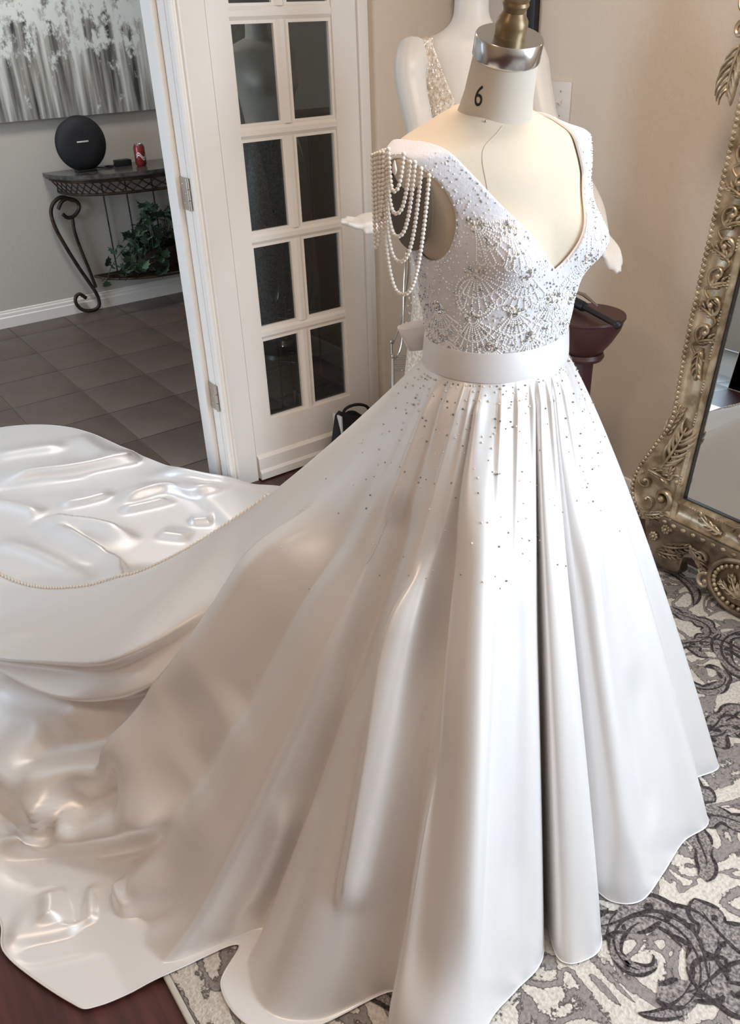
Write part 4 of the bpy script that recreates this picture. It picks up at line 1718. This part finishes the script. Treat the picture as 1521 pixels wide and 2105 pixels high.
# base with two feet and pierced apron
def foot(mp):
    mb = MB()
    poly = catmull([(-.055, .150), (-.040, .100), (-.020, .060), (.010, .020), (.030, .000), (.085, .000), (.105, .020), (.098, .045), (.110, .070), (.150, .085), (.185, .060),
                    (.196, .020), (.215, .000), (.31, -.002)], 5)
    poly = [tuple(p) for p in poly] + [(.31, .152)]
    # strip mesh: lower edge to upper edge with rounded relief
    n = len(poly) - 1
    low = poly[:-1]
    vs_, fs_ = [], []
    for (u_, v_) in low:
        t = .152
        for fr, w in ((0, -.028), (0, .006), (.12, .020), (.5, .014), (.85, .016), (1, .018), (1, -.028)):
            vs_.append(mp((u_ + (max(u_, -.03) - u_) * fr, v_ + (t - v_) * fr), w))
    for i in range(n - 1):
        for k in range(6):
            fs_.append((i * 7 + k, i * 7 + k + 1, (i + 1) * 7 + k + 1, (i + 1) * 7 + k))
    return mb.add(vs_, fs_)


mparts(foot, 'carved_base', 'gilt_dark')
mparts(rosette((.030, .140), .016, .022), 'rosette')
mparts(rosette((-.006, .100), .016, .022), 'rosette')
mparts(leafy((.035, .085), .25, .09, 5, .022, .9, .3), 'leaf_ornament', 'gilt_dark')
mparts(leafy((.015, .060), .1, .09, 5, .022, .8, .3), 'leaf_ornament', 'gilt_dark')
mparts(leafy((.120, .125), -.5, .085, 5, .022, .9, -.4), 'leaf_ornament', 'gilt_dark')
mparts(scroll((.160, .105), .020, 1.0, 0, 1, .008, .022), 'scroll_ornament', 'gilt_dark')
mparts(scroll((.196, .040), .026, .9, PI / 2, 1, .008, .022, tail=[(.165, .085), (.170, .06)]), 'scroll_ornament', 'gilt')
md_ = MB()
md_.tube([(UC + .105 * math.cos(2 * PI * k / 40), -.022, .075 + .080 * math.sin(2 * PI * k / 40)) for k in range(40)], .010, 8, closed=True)
md_.build('medallion_rim', 'gilt_dark', mir)
mb_ = MB()
for k in range(30):
    a = 2 * PI * k / 30
    mb_.ball((UC + .088 * math.cos(a), -.028, .075 + .064 * math.sin(a)), .0075, 7, 5)
tag(mb_.build('medallion_beads', 'gilt', mir), 'ring of gilt beads round the base medallion', None, None, 'stuff')
for k in range(5):
    a = PI / 2 + (k - 2) * .62
    leafy((UC, .040), a, .075, 4, .022, .8, .0)(lambda p, w=0.0: (p[0], -w, p[1])).build('leaf_ornament', 'gilt', mir)
# crest on top
for k in range(5):
    a = PI / 2 + (k - 2) * .55
    leafy((UC, 1.93), a, .15, 5, .022, .9, .0)(lambda p, w=0.0: (p[0], -w, p[1])).build('leaf_ornament', 'gilt', mir)
mparts(scroll((.16, 1.96), .045, 1.2, -PI / 2, -1, .010, .018), 'scroll_ornament')

# ================================================================== MANNEQUIN IN THE CORNER
MC = Vector((1.745, 1.945, 0))
mfw = Vector((-.64, -.77, 0)).normalized()     # facing
mlt = Vector((-mfw.y, mfw.x, 0))               # its left = towards the switch wall
MLEV = [(.120, .095, .095, .10), (.155, .115, .110, .60), (.168, .122, .125, .90), (.150, .105, .110, 1.00), (.114, .084, .086, 1.12), (.124, .095, .095, 1.20),
        (.136, .120, .098, 1.28), (.142, .105, .095, 1.36), (.150, .082, .088, 1.43), (.160, .066, .074, 1.475), (.148, .056, .062, 1.498), (.085, .052, .056, 1.520),
        (.052, .048, .050, 1.548), (.045, .044, .045, 1.60), (.044, .044, .045, 1.68)]
MLV = np.array(catmull(MLEV, 8))


def man_point(t, li, off=0.0):
    i = min(int(li), len(MLV) - 2)
    a, bf, bb_, z = MLV[i] + (MLV[i + 1] - MLV[i]) * (li - i)
    s, c = math.sin(t), math.cos(t)
    x = (a + off) * s
    y = ((bf if c > 0 else bb_) + off) * c
    if c > 0:
        y += .022 * math.exp(-((abs(t) - .6) / .34) ** 2) * math.exp(-((z - 1.285) / .04) ** 2)
    p = MC + mlt * x + mfw * y
    return Vector((p.x, p.y, z))


def loft(fn, nl_, nt_, l0, l1, off=0.0):
    vs_, fs_ = [], []
    for i in range(nl_ + 1):
        for k in range(nt_):
            vs_.append(fn(2 * PI * k / nt_ - PI, l0 + (l1 - l0) * i / nl_, off))
    for i in range(nl_):
        for k in range(nt_):
            l = (k + 1) % nt_
            fs_.append((i * nt_ + k, i * nt_ + l, (i + 1) * nt_ + l, (i + 1) * nt_ + k))
    return vs_, fs_


man = empty('mannequin', MC)
tag(man, 'white mannequin with bent arms standing in the corner behind the dress form', 'mannequin')
body = MB()
v_, f_ = loft(man_point, 90, 40, 8, len(MLV) - 1.01)
n0 = len(v_)
f_.append(tuple(range(39, -1, -1)))
f_.append(tuple(n0 - 40 + k for k in range(40)))
body.add(v_, f_)


def arm(pts, rad):
    p = catmull(pts, 6)
    r_ = catmull([(x,) for x in rad], 6)
    body.tube([Vector(q) for q in p], [float(q[0]) for q in r_], 14)


def hand(wr, tip, thumb_up, spread_dir):
    """slim palm and five fingers held together between the wrist and the finger tips"""
    wr, tip = Vector(wr), Vector(tip)
    d = (tip - wr)
    L = d.length
    d.normalize()
    sp = Vector(spread_dir)
    sp = (sp - d * sp.dot(d)).normalized()
    nrm_ = d.cross(sp)
    for o_ in (-.016, -.0055, .0055, .016):          # palm
        body.tube([wr - d * .015 + sp * o_ * .7, wr + d * L * .18 + sp * o_, wr + d * L * .36 + sp * o_ * 1.15, wr + d * L * .52 + sp * o_ * 1.1], [.0135, .0125, .0120, .0105], 10)
    for o_, ln in ((-.0185, .88), (-.0062, 1.0), (.0062, .97), (.0180, .82)):
        b0 = wr + d * L * .46 + sp * o_
        e = wr + d * L * ln + sp * o_ * .85 - nrm_ * .014 * ln
        mid = b0.lerp(e, .5) + nrm_ * .005
        body.tube([b0, b0.lerp(mid, .5) + nrm_ * .002, mid, mid.lerp(e, .6), e], [.0092, .0086, .0080, .0072, .0052], 8)
    t0 = wr + d * L * .14 - sp * .016
    body.tube([t0, t0 + d * .024 - sp * .012 + nrm_ * thumb_up, t0 + d * .050 - sp * .013 + nrm_ * thumb_up * 1.2], [.0115, .0100, .0065], 8)


# arm on the door side
arm([(1.625, 2.040, 1.480), (1.585, 2.005, 1.440), (1.572, 1.985, 1.39), (1.552, 1.925, 1.30), (1.500, 1.835, 1.205), (1.415, 1.790, 1.160), (1.345, 1.770, 1.136), (1.298, 1.757, 1.122)],
    [.046, .046, .042, .038, .035, .031, .026, .021])
hand((1.300, 1.758, 1.123), (1.182, 1.784, 1.118), .010, (.55, .75, .30))
# arm on the mirror side
arm([(1.838, 1.845, 1.482), (1.843, 1.808, 1.440), (1.833, 1.774, 1.38), (1.808, 1.70, 1.28), (1.770, 1.56, 1.185), (1.690, 1.430, 1.140), (1.625, 1.350, 1.112), (1.590, 1.308, 1.096)],
    [.046, .046, .042, .038, .035, .031, .026, .021])
hand((1.592, 1.311, 1.098), (1.566, 1.222, 1.050), .010, (.75, .45, .35))
bo = part_world(body, 'body', 'mannequin', man)
rm = bo.modifiers.new('remesh', 'REMESH')
rm.mode = 'VOXEL'
rm.voxel_size = .0042
rm.use_smooth_shade = True
smo = bo.modifiers.new('smooth', 'SMOOTH')
smo.factor = .5
smo.iterations = 4
part_world(MB().lathe([(0, 0), (.16, 0), (.16, .008), (.02, .012), (.014, .02), (.014, .45), (0, .45)], 24, (MC.x, MC.y, 0)), 'stand', 'chrome', man)

# its lace gown
gown = empty('lace_gown', MC)
tag(gown, 'beaded ivory lace gown with wide straps worn by the white mannequin', 'dress')


def gown_keep(p):
    q = Vector((p.x - MC.x, p.y - MC.y, 0))
    x, y, z = q.dot(mlt), q.dot(mfw), p.z
    if z > 1.30:
        e = min(1, (z - 1.30) / .19)
        f1 = abs(x) - .100 * e ** .75
    else:
        f1 = 1.30 - z + abs(x)
    fa = 1.0
    if abs(x) > .132:
        yy, zz = y / .075, (z - 1.425) / .075
        fa = (math.sqrt(yy * yy + zz * zz) - 1) * .07
        fa = min(fa, .142 - abs(x)) if z > 1.40 else fa
    return min(f1, fa)


gP, gF = {}, {}
gvs, gfs, gcache = [], [], {}
GNT, GNL = 110, 80
for i in range(GNL + 1):
    for k in range(GNT):
        p = man_point(2 * PI * k / GNT - PI, 32 + (84 - 32) * i / GNL, .005)
        gP[i, k] = p
        gF[i, k] = gown_keep(p)


def gvid(key, p):
    if key not in gcache:
        gcache[key] = len(gvs)
        gvs.append(tuple(p))
    return gcache[key]


for i in range(GNL):
    for k in range(GNT):
        l = (k + 1) % GNT
        cs = [(i, k), (i, l), (i + 1, l), (i + 1, k)]
        poly = []
        for q in range(4):
            a, b_ = cs[q], cs[(q + 1) % 4]
            if gF[a] > 0:
                poly.append(gvid(a, gP[a]))
            if (gF[a] > 0) != (gF[b_] > 0):
                poly.append(gvid(tuple(sorted((a, b_))), gP[a].lerp(gP[b_], gF[a] / (gF[a] - gF[b_]))))
        if len(poly) >= 3:
            gfs.append(tuple(poly))
gb = part_world(MB().add(gvs, gfs), 'lace_bodice', 'lace', gown)
mdd = gb.modifiers.new('thick', 'SOLIDIFY')
mdd.thickness = .003
mdd.offset = 1
gsk = MB()
gv, gf2 = [], []
NK = 72
prof = [(1.13, .122, .094), (1.06, .142, .106), (.98, .154, .122), (.88, .159, .132), (.75, .170, .146), (.58, .190, .166), (.38, .214, .190), (.18, .238, .214), (.022, .250, .228)]
prof = catmull(prof, 5)
for q in prof:
    z, a, b_ = q
    for k in range(NK):
        t = 2 * PI * k / NK
        fl = 1 + .05 * math.sin(9 * t) * max(0, (1.1 - z)) / 1.1
        p = MC + mlt * (a * math.sin(t) * fl) + mfw * (b_ * math.cos(t) * fl)
        gv.append((p.x, p.y, z))
for i in range(len(prof) - 1):
    for k in range(NK):
        l = (k + 1) % NK
        gf2.append((i * NK + k, i * NK + l, (i + 1) * NK + l, (i + 1) * NK + k))
part_world(gsk.add(gv, gf2), 'lace_skirt', 'lace', gown)
gbd = MB()
random.seed(3)
for k in range(900):
    i = random.randrange(len(gvs))
    p = Vector(gvs[i])
    q = p + Vector((p.x - MC.x, p.y - MC.y, 0)).normalized() * .004
    gbd.ball(q, random.uniform(.0016, .0030), 5, 4)
for k in range(900):
    i = random.randrange(len(gv))
    p = Vector(gv[i])
    q = p + Vector((p.x - MC.x, p.y - MC.y, 0)).normalized() * .002 + Vector((random.uniform(-.012, .012), random.uniform(-.012, .012), random.uniform(-.02, .02)))
    if q.z > .05:
        gbd.ball(q, random.uniform(.0020, .0036), 5, 4)
o = part_world(gbd, 'lace_beads', 'bead_white', gown)
tag(o, 'small pale beads sewn all over the lace', None, None, 'stuff')

# ================================================================== LIGHT SWITCH, PICTURE
sw = empty('light_switch', (WX, 2.093, 1.302))
tag(sw, 'cream toggle light switch plate on the beige wall', 'light switch')
MB().box(-.006, 0, -.042, .042, -.068, .062, .002).build('plate', 'switch', sw)
MB().box(-.0075, -.006, -.006, .006, -.014, .014, .0005).build('toggle_slot', 'switch', sw)
tg = MB()
tg.prism([(-.007, -.008), (-.020, .002), (-.020, .009), (-.007, .006)], lambda p: (p[0], -.0045, p[1]), lambda p: (p[0], .0045, p[1]))
tg.build('toggle', 'switch', sw, smooth=False)
for dz in (.034, -.038):
    MB().ball((-.006, 0, dz), .0035, 8, 4, (.5, 1, 1)).build('screw', 'nickel', sw)

pf = empty('picture_frame', (WX, 2.40, 1.5))
tag(pf, 'black framed picture with pale mount on the wall above the mannequin', 'picture')
z0, z1, y0, y1 = 1.38, 2.15, 2.212, 2.60
for (a, b_, c, d) in ((y0, y0 + .036, z0, z1), (y1 - .036, y1, z0, z1), (y0 + .036, y1 - .036, z0, z0 + .036), (y0 + .036, y1 - .036, z1 - .036, z1)):
    part_world(MB().box(WX - .026, WX - .001, a, b_, c, d, .003), 'frame_bar', 'black_plastic', pf)
part_world(MB().box(WX - .010, WX - .002, y0 + .036, y1 - .036, z0 + .036, z1 - .036), 'mount', 'pale_print', pf, smooth=False)

# ================================================================== PEDESTAL WITH BOWL
pd = empty('pedestal_stand', (1.930, 1.610, 0))
tag(pd, 'dark wooden pedestal beside the gown carrying a red-brown bowl', 'pedestal')
MB().box(-.026, .026, -.026, .026, .05, .655, .006).build('post', 'mahogany_dark', pd)
MB().lathe([(0, 0), (.13, 0), (.135, .012), (.12, .03), (.06, .045), (.035, .06), (0, .06)], 32, (0, 0, .0)).build('base', 'mahogany_dark', pd)
MB().lathe([(0, .645), (.06, .645), (.065, .655), (.06, .667), (0, .667)], 32).build('top_plate', 'mahogany_dark', pd)
bw = empty('wooden_bowl', (1.930, 1.610, .667))
tag(bw, 'red-brown wooden bowl on the dark pedestal', 'bowl')
MB().lathe([(0, 0), (.055, 0), (.062, .008), (.085, .040), (.104, .075), (.112, .105), (.113, .112), (.111, .112), (.108, .104), (.060, .050), (0, .050)], 48).build('bowl_shell', 'mahogany_dark', bw)
MB().lathe([(.1105, .1122), (.107, .106), (.100, .094), (.086, .081), (.05, .070), (0, .066)], 48).build('bowl_lining', 'mahogany', bw)
MB().lathe([(.1125, .104), (.1155, .108), (.1145, .114), (.109, .114)], 48).build('rim', 'mahogany_dark', bw)
wd = empty('styling_wand', (1.90, 1.60, .79))
tag(wd, 'black wand with a knob end lying across the bowl rim', 'wand')
wp0, wp1 = Vector((1.985, 1.80, .803)), Vector((1.868, 1.442, .800))
dd = wp1 - wp0
part_world(MB().tube([wp0, wp0 + dd * .50, wp0 + dd * .52], [.014, .015, .012], 14), 'handle', 'black_plastic', wd)
part_world(MB().tube([wp0 + dd * .50, wp0 + dd * .56, wp0 + dd * .80, wp0 + dd * .96], [.010, .009, .0085, .0085], 12), 'shaft', 'black_plastic', wd)
part_world(MB().ball(wp0 + dd * .985, .013, 12, 8), 'knob', 'black_plastic', wd)
part_world(MB().tube([wp0 + dd * .12 + Vector((.03, 0, .010)), wp0 + dd * .40 + Vector((.028, 0, .020)), wp0 + dd * .62 + Vector((.022, 0, .012))], [.004, .006, .003], 8), 'clip', 'chrome', wd)

# ================================================================== WIRE STAND, BAG
ws = empty('wire_rack', (1.79, 2.29, 0))
tag(ws, 'slim chrome wire rack with small shelves beside the glazed door', 'rack')
C4 = ((1.695, 2.258), (1.785, 2.385), (1.880, 2.310), (1.790, 2.195))
for i, (x, y) in enumerate(C4):
    part_world(MB().tube([(x, y, 0), (x, y, .525)], .0038, 8), 'post', 'chrome', ws)
    part_world(MB().ball((x, y, .531), .0085, 10, 7), 'finial', 'chrome', ws)
for z in (.10, .28, .475):
    fr_ = MB()
    for i in range(4):
        fr_.tube([C4[i] + (z,), C4[(i + 1) % 4] + (z,)], .003, 6)
    for k in range(1, 7):
        s = k / 7
        a = Vector(C4[0] + (z,)).lerp(Vector(C4[1] + (z,)), s)
        b_ = Vector(C4[3] + (z,)).lerp(Vector(C4[2] + (z,)), s)
        fr_.tube([a, b_], .0015, 5)
    part_world(fr_, 'wire_shelf', 'chrome', ws)
hk = MB()
hk.tube([Vector(p) for p in catmull([(1.700, 2.255, .515), (1.722, 2.250, .55), (1.736, 2.252, .61), (1.748, 2.262, .69), (1.762, 2.275, .77), (1.79, 2.30, .85), (1.82, 2.33, .86), (1.84, 2.35, .78), (1.825, 2.37, .62), (1.790, 2.383, .52)], 6)], .0028, 7)
part_world(hk, 'handle', 'chrome', ws)


bg_ = empty('black_bag', (1.70, 2.50, 0))
tag(bg_, 'slouching black cloth bag on the floor against the glazed door', 'bag')
bgm = MB()
bv_, bfc = [], []
NKb = 36
bprof = [(0.0, .105, .050), (.02, .118, .060), (.07, .120, .060), (.12, .108, .050), (.165, .092, .034), (.20, .085, .020), (.212, .084, .012)]
for (z, a, b_) in bprof:
    for k in range(NKb):
        t = 2 * PI * k / NKb
        wob = 1 + .06 * math.sin(5 * t + z * 30) + .03 * math.sin(9 * t)
        dz = .028 * math.cos(t) * (z / .2) + (.014 * math.sin(3 * t)) * (z / .2)
        bv_.append((1.70 + a * math.cos(t) * wob, 2.53 + b_ * math.sin(t) * wob, z + (-dz if z > .05 else 0)))
for i in range(len(bprof) - 1):
    for k in range(NKb):
        l = (k + 1) % NKb
        bfc.append((i * NKb + k, i * NKb + l, (i + 1) * NKb + l, (i + 1) * NKb + k))
bfc.append(tuple(range(NKb - 1, -1, -1)))
bfc.append(tuple((len(bprof) - 1) * NKb + k for k in range(NKb)))
part_world(bgm.add(bv_, bfc), 'bag_body', 'bag', bg_)
part_world(MB().tube([Vector(p) for p in catmull([(1.64, 2.53, .19), (1.65, 2.52, .25), (1.70, 2.51, .262), (1.76, 2.52, .23), (1.77, 2.53, .17)], 6)], .006, 8), 'strap', 'bag', bg_)
part_world(MB().box(1.618, 1.625, 2.500, 2.56, .12, .235, .002), 'paper_tag', 'pale_print', bg_)

# ================================================================== NEXT ROOM: PAINTING, CONSOLE, SMALL THINGS
pt = empty('canvas_painting', (1.75, HY - .02, 1.135))
tag(pt, 'grey and white abstract drip painting on stretched canvas above the console', 'painting')
MB().box(-.85, .85, -.018, .0185, .003, .9).build('stretcher', 'canvas_edge', pt, smooth=False)
MB().box(-.851, .851, -.021, -.018, .0, .903).build('painted_face', 'canvas', pt, smooth=False)

ct = empty('console_table', (2.20, 5.2, 0))
tag(ct, 'half-moon console table with dark stone top and scrolled wrought iron leg', 'table')
TZ = .850
CX_, HWT, DPT = 2.215, .715, .42


def dshape(sc, n=40):
    pts = []
    for k in range(n + 1):
        a = PI + PI * k / n
        x = CX_ + HWT * sc * math.copysign(abs(math.cos(a)) ** .75, math.cos(a))
        y = HY - .012 - (DPT - .0) * sc * abs(math.sin(a)) ** .75
        pts.append((x, y))
    return pts


tp = MB()
tp.prism(dshape(1.0), lambda p: (p[0], p[1], TZ - .022), lambda p: (p[0], p[1], TZ))
part_world(tp, 'stone_top', 'stone', ct, angle=30)
ap_ = MB()
o1 = dshape(.955)
for (za, zb, sc) in ((TZ - .030, TZ - .022, .985),):
    ap_.prism(dshape(sc), lambda p: (p[0], p[1], za), lambda p: (p[0], p[1], zb))
ap_.tube([(x, y, TZ - .115) for x, y in dshape(.90)], .008, 8)
ap_.tube([(x, y, TZ - .040) for x, y in dshape(.95)], .007, 8)
part_world(ap_, 'apron_frame', 'iron', ct, angle=30)
# lattice of the apron
dsa, dsb = dshape(.945, 60), dshape(.905, 60)
for i in range(0, 60, 2):
    a, b_ = i, min(60, i + 3)
    m_ = MB()
    m_.tube([(dsa[a][0], dsa[a][1], TZ - .04), (.5 * (dsa[a][0] + dsb[b_][0]), .5 * (dsa[a][1] + dsb[b_][1]) - .006, TZ - .08), (dsb[b_][0], dsb[b_][1], TZ - .112)], .004, 6)
    part_world(m_, 'lattice_bar', 'iron', ct)
    m_ = MB()
    m_.tube([(dsa[b_][0], dsa[b_][1], TZ - .04), (.5 * (dsa[b_][0] + dsb[a][0]), .5 * (dsa[b_][1] + dsb[a][1]) - .003, TZ - .078), (dsb[a][0], dsb[a][1], TZ - .112)], .004, 6)
    part_world(m_, 'lattice_bar', 'iron', ct)
legA = [(1.59, 0.707), (1.524, 0.734), (1.469, 0.706), (1.445, 0.65), (1.454, 0.566), (1.487, 0.463), (1.534, 0.34), (1.583, 0.228), (1.616, 0.146), (1.619, 0.084), (1.59, 0.050),
        (1.54, 0.050), (1.5, 0.08), (1.478, 0.121), (1.485, 0.156), (1.512, 0.169), (1.546, 0.138)]
legB = [(1.511, 0.641), (1.535, 0.618), (1.571, 0.621), (1.607, 0.65), (1.616, 0.681), (1.596, 0.708), (1.558, 0.722), (1.521, 0.71), (1.49, 0.671)]
legC = [(1.563, 0.611), (1.559, 0.537), (1.574, 0.429), (1.599, 0.305), (1.619, 0.191)]
LF = 5.385 / 5.22


def legpt(p, y=5.375):
    return Vector((p[0] * LF, y, max(.012, CAM_H - (CAM_H - p[1]) * LF)))


for sgn in (1, -1):
    lg = empty('leg')
    lg.parent = ct
    lg.location = (0, 0, 0)
    for nm, path, r_ in (('outer_scroll', legA, .0115), ('inner_scroll', legB, .011), ('inner_bar', legC, .010)):
        mb = MB()
        pts = []
        for p in path:
            q = legpt(p)
            if sgn < 0:
                q.x = 2 * CX_ - q.x
            pts.append(q)
        mb.tube([Vector(q) for q in catmull(pts, 6)], r_, 10)
        o = mb.build(nm, 'iron', lg)
        o.location = (-ct.location.x, -ct.location.y, 0)
for x, in ((1.835,), (1.985,), (2.16,), (2.34,), (2.5,)):
    part_world(MB().tube([(x, 5.395, .215), (x, 5.395, TZ - .03)], .0045, 8), 'back_rod', 'iron', ct)
sh = MB()
sh.tube([Vector(p) for p in catmull([(1.68, 5.38, .215), (1.76, 5.27, .205), (1.95, 5.17, .20), (2.215, 5.14, .20), (2.48, 5.17, .20), (2.67, 5.27, .205), (2.75, 5.38, .215)], 6)], .0075, 8)
sh.tube([(1.68, 5.385, .215), (2.75, 5.385, .215)], .0075, 8)
part_world(sh, 'shelf_rim', 'iron', ct)
for k in range(9):
    y = 5.17 + k * .024
    hw = .50 * math.sqrt(max(0.02, 1 - ((5.385 - y) / .25) ** 2)) + .02
    part_world(MB().tube([(2.215 - hw, y, .208), (2.215 + hw, y, .208)], .004, 6), 'shelf_slat', 'iron', ct)

# round speaker
sp = empty('round_speaker', (1.715, 5.265, TZ))
tag(sp, 'round black cloth-covered speaker standing on the stone console', 'speaker')
mxs = Matrix.Rotation(PI / 2, 4, 'X')
MB().lathe([(0, .052), (.075, .050), (.115, .040), (.140, .018), (.146, 0), (.140, -.020), (.12, -.036), (0, -.045)], 64, (0, 0, .150), mxs).build('speaker_body', 'speaker_cloth', sp)
MB().lathe([(.1462, -.004), (.149, -.002), (.149, .002), (.1462, .004)], 64, (0, 0, .150), mxs).build('trim_ring', 'black_plastic', sp)
MB().box(-.038, .030, -.0535, -.0515, .160, .168, .0005).build('logo_bar', 'pale_print', sp)
MB().box(-.055, .055, -.045, .045, 0, .012, .004).build('foot', 'black_plastic', sp)

# drink can
cn = empty('soda_can', (2.035, 5.20, TZ))
tag(cn, 'small red drink can standing on the stone console', 'can')
MB().lathe([(0, .002), (.024, .0), (.028, .004), (.033, .012), (.033, .105), (.030, .112), (.027, .118)], 32).build('can_body', 'can_red', cn)
MB().lathe([(.027, .116), (.0275, .122), (.0255, .123), (.0245, .119), (0, .119)], 32).build('can_lid', 'silver', cn, angle=30)
sq = MB()
for zc in (.05, .062):
    vs_ = []
    for k in range(13):
        a = math.radians(-150 + 9 * k)
        for dz in (-.004, .004):
            vs_.append((.0334 * math.cos(a), .0334 * math.sin(a), zc + dz + .014 * math.sin(k * .55)))
    sq.add(vs_, [(2 * k, 2 * k + 1, 2 * k + 3, 2 * k + 2) for k in range(12)])
sq.build('can_print', 'pale_print', cn)

# power adapter with cable
pa = empty('power_adapter', (1.93, 5.30, TZ))
tag(pa, 'black power adapter with tangled cable between speaker and can', 'adapter')
MB().box(-.02, .075, -.03, .03, 0, .035, .005).build('adapter_box', 'black_plastic', pa)
MB().tube([Vector(p) for p in catmull([(-.02, 0, .018), (-.05, -.03, .006), (-.08, .01, .005), (-.055, .03, .005), (-.04, -.02, .006), (-.085, -.05, .005), (-.12, -.01, .006), (-.15, -.02, .012)], 8)], .0035, 7).build('cable', 'black_plastic', pa)

# trailing plant in a pot on the lower shelf
pp = empty('ivy_plant', (2.10, 5.28, .213))
tag(pp, 'trailing green ivy in a dark pot on the console shelf', 'plant')
MB().lathe([(0, 0), (.075, 0), (.10, .05), (.115, .13), (.122, .15), (.114, .152), (.105, .13), (0, .125)], 32).build('pot', 'terracotta', pp)
leaf = MB()
lp_ = [(0, 0), (.018, .006), (.030, .022), (.020, .030), (.024, .046), (.010, .048), (0, .066), (-.010, .048), (-.024, .046), (-.020, .030), (-.030, .022), (-.018, .006)]
leaf.add([(x, y, .006 * math.cos(x * 60) - .010 * (y / .066) ** 2) for x, y in lp_] + [(0, .03, .004)], [(i, (i + 1) % 12, 12) for i in range(12)])
leaf_o = leaf.build('leaf', 'leaf', pp)
random.seed(17)
first = True
for vine in range(26):
    a = random.uniform(PI * .55, PI * 2.05) if vine < 20 else random.uniform(0, 2 * PI)
    reach = random.uniform(.12, .36)
    up_ = random.uniform(.02, .30)
    pts = []
    for k in range(8):
        s = k / 7
        pts.append(Vector((.05 * math.cos(a) + reach * s * math.cos(a), max(-.18, min(.10, (.04 + reach * s) * math.sin(a) * .7)), .14 + up_ * math.sin(PI * min(1, s * .9)) - .22 * s * s * random.uniform(.4, 1))))
    pts[-1].z = max(pts[-1].z, -.13)
    MB().tube(pts, .0022, 5).build('vine', 'leaf_dark', pp)
    for k in range(2, 8):
        for q in range(2):
            if first:
                lo = leaf_o
                first = False
            else:
                lo = bpy.data.objects.new('leaf', leaf_o.data)
                COL.objects.link(lo)
                lo.parent = pp
            p = pts[k] + Vector((random.uniform(-.03, .03), random.uniform(-.03, .03), random.uniform(-.02, .03)))
            p.y = min(p.y, .10)
            lo.location = p
            lo.rotation_euler = (random.uniform(.3, 1.4), random.uniform(-.4, .4), random.uniform(-2.2, 2.2) + PI)
            sc = random.uniform(.7, 1.15)
            lo.scale = (sc, sc, sc)

# things of the next room seen through the door panes
mf = empty('torso_mannequin', (2.19, 3.92, 0))
tag(mf, 'pale torso mannequin in a dark sequined skirt behind the glazed door', 'mannequin')


def torso2(t, li, off=0.0):
    p = torso_point(t, li, off)
    return Vector(((p.x - AX) * 1.05, (p.y - AY) * 1.05, p.z + .07))


v_, f_ = loft(torso2, 60, 48, 0, NL - 1.01)
f_.append(tuple(len(v_) - 48 + k for k in range(48)))
MB().add(v_, f_).build('torso', 'mannequin', mf)
MB().lathe([(.060, 1.49), (.052, 1.53), (.048, 1.62), (.046, 1.64), (0, 1.645)], 32).build('neck', 'mannequin', mf)
MB().lathe([(.125, 1.13), (.16, 1.04), (.185, .94), (.20, .7), (.215, .4), (.22, .12)], 40).build('skirt', 'dark_sequin', mf)
MB().lathe([(0, 0), (.15, 0), (.15, .012), (.02, .02), (.016, .03), (.016, .95), (0, .95)], 24).build('stand', 'chrome', mf)
cb = empty('dark_cabinet', (2.86, 4.45, 0))
tag(cb, 'tall black-brown cabinet in the next room seen through the glazed door', 'cabinet')
MB().box(-.20, .20, -.16, .16, .04, 1.10, .004).build('carcass', 'dark_wood', cb)
MB().box(-.20, .20, -.17, .17, 1.10, 1.125, .004).build('cabinet_top', 'dark_wood', cb)
MB().box(-.18, .18, -.14, .14, 0, .04).build('plinth', 'dark_wood', cb, smooth=False)
for x0, x1 in ((-.195, -.003), (.003, .195)):
    d_ = MB().box(x0, x1, -.175, -.161, .06, 1.09, .003).build('cabinet_door', 'dark_wood', cb)
    MB().ball((x1 - .025 if x0 < 0 else x0 + .025, -.185, .6), .010, 10, 6).build('knob', 'nickel', d_)
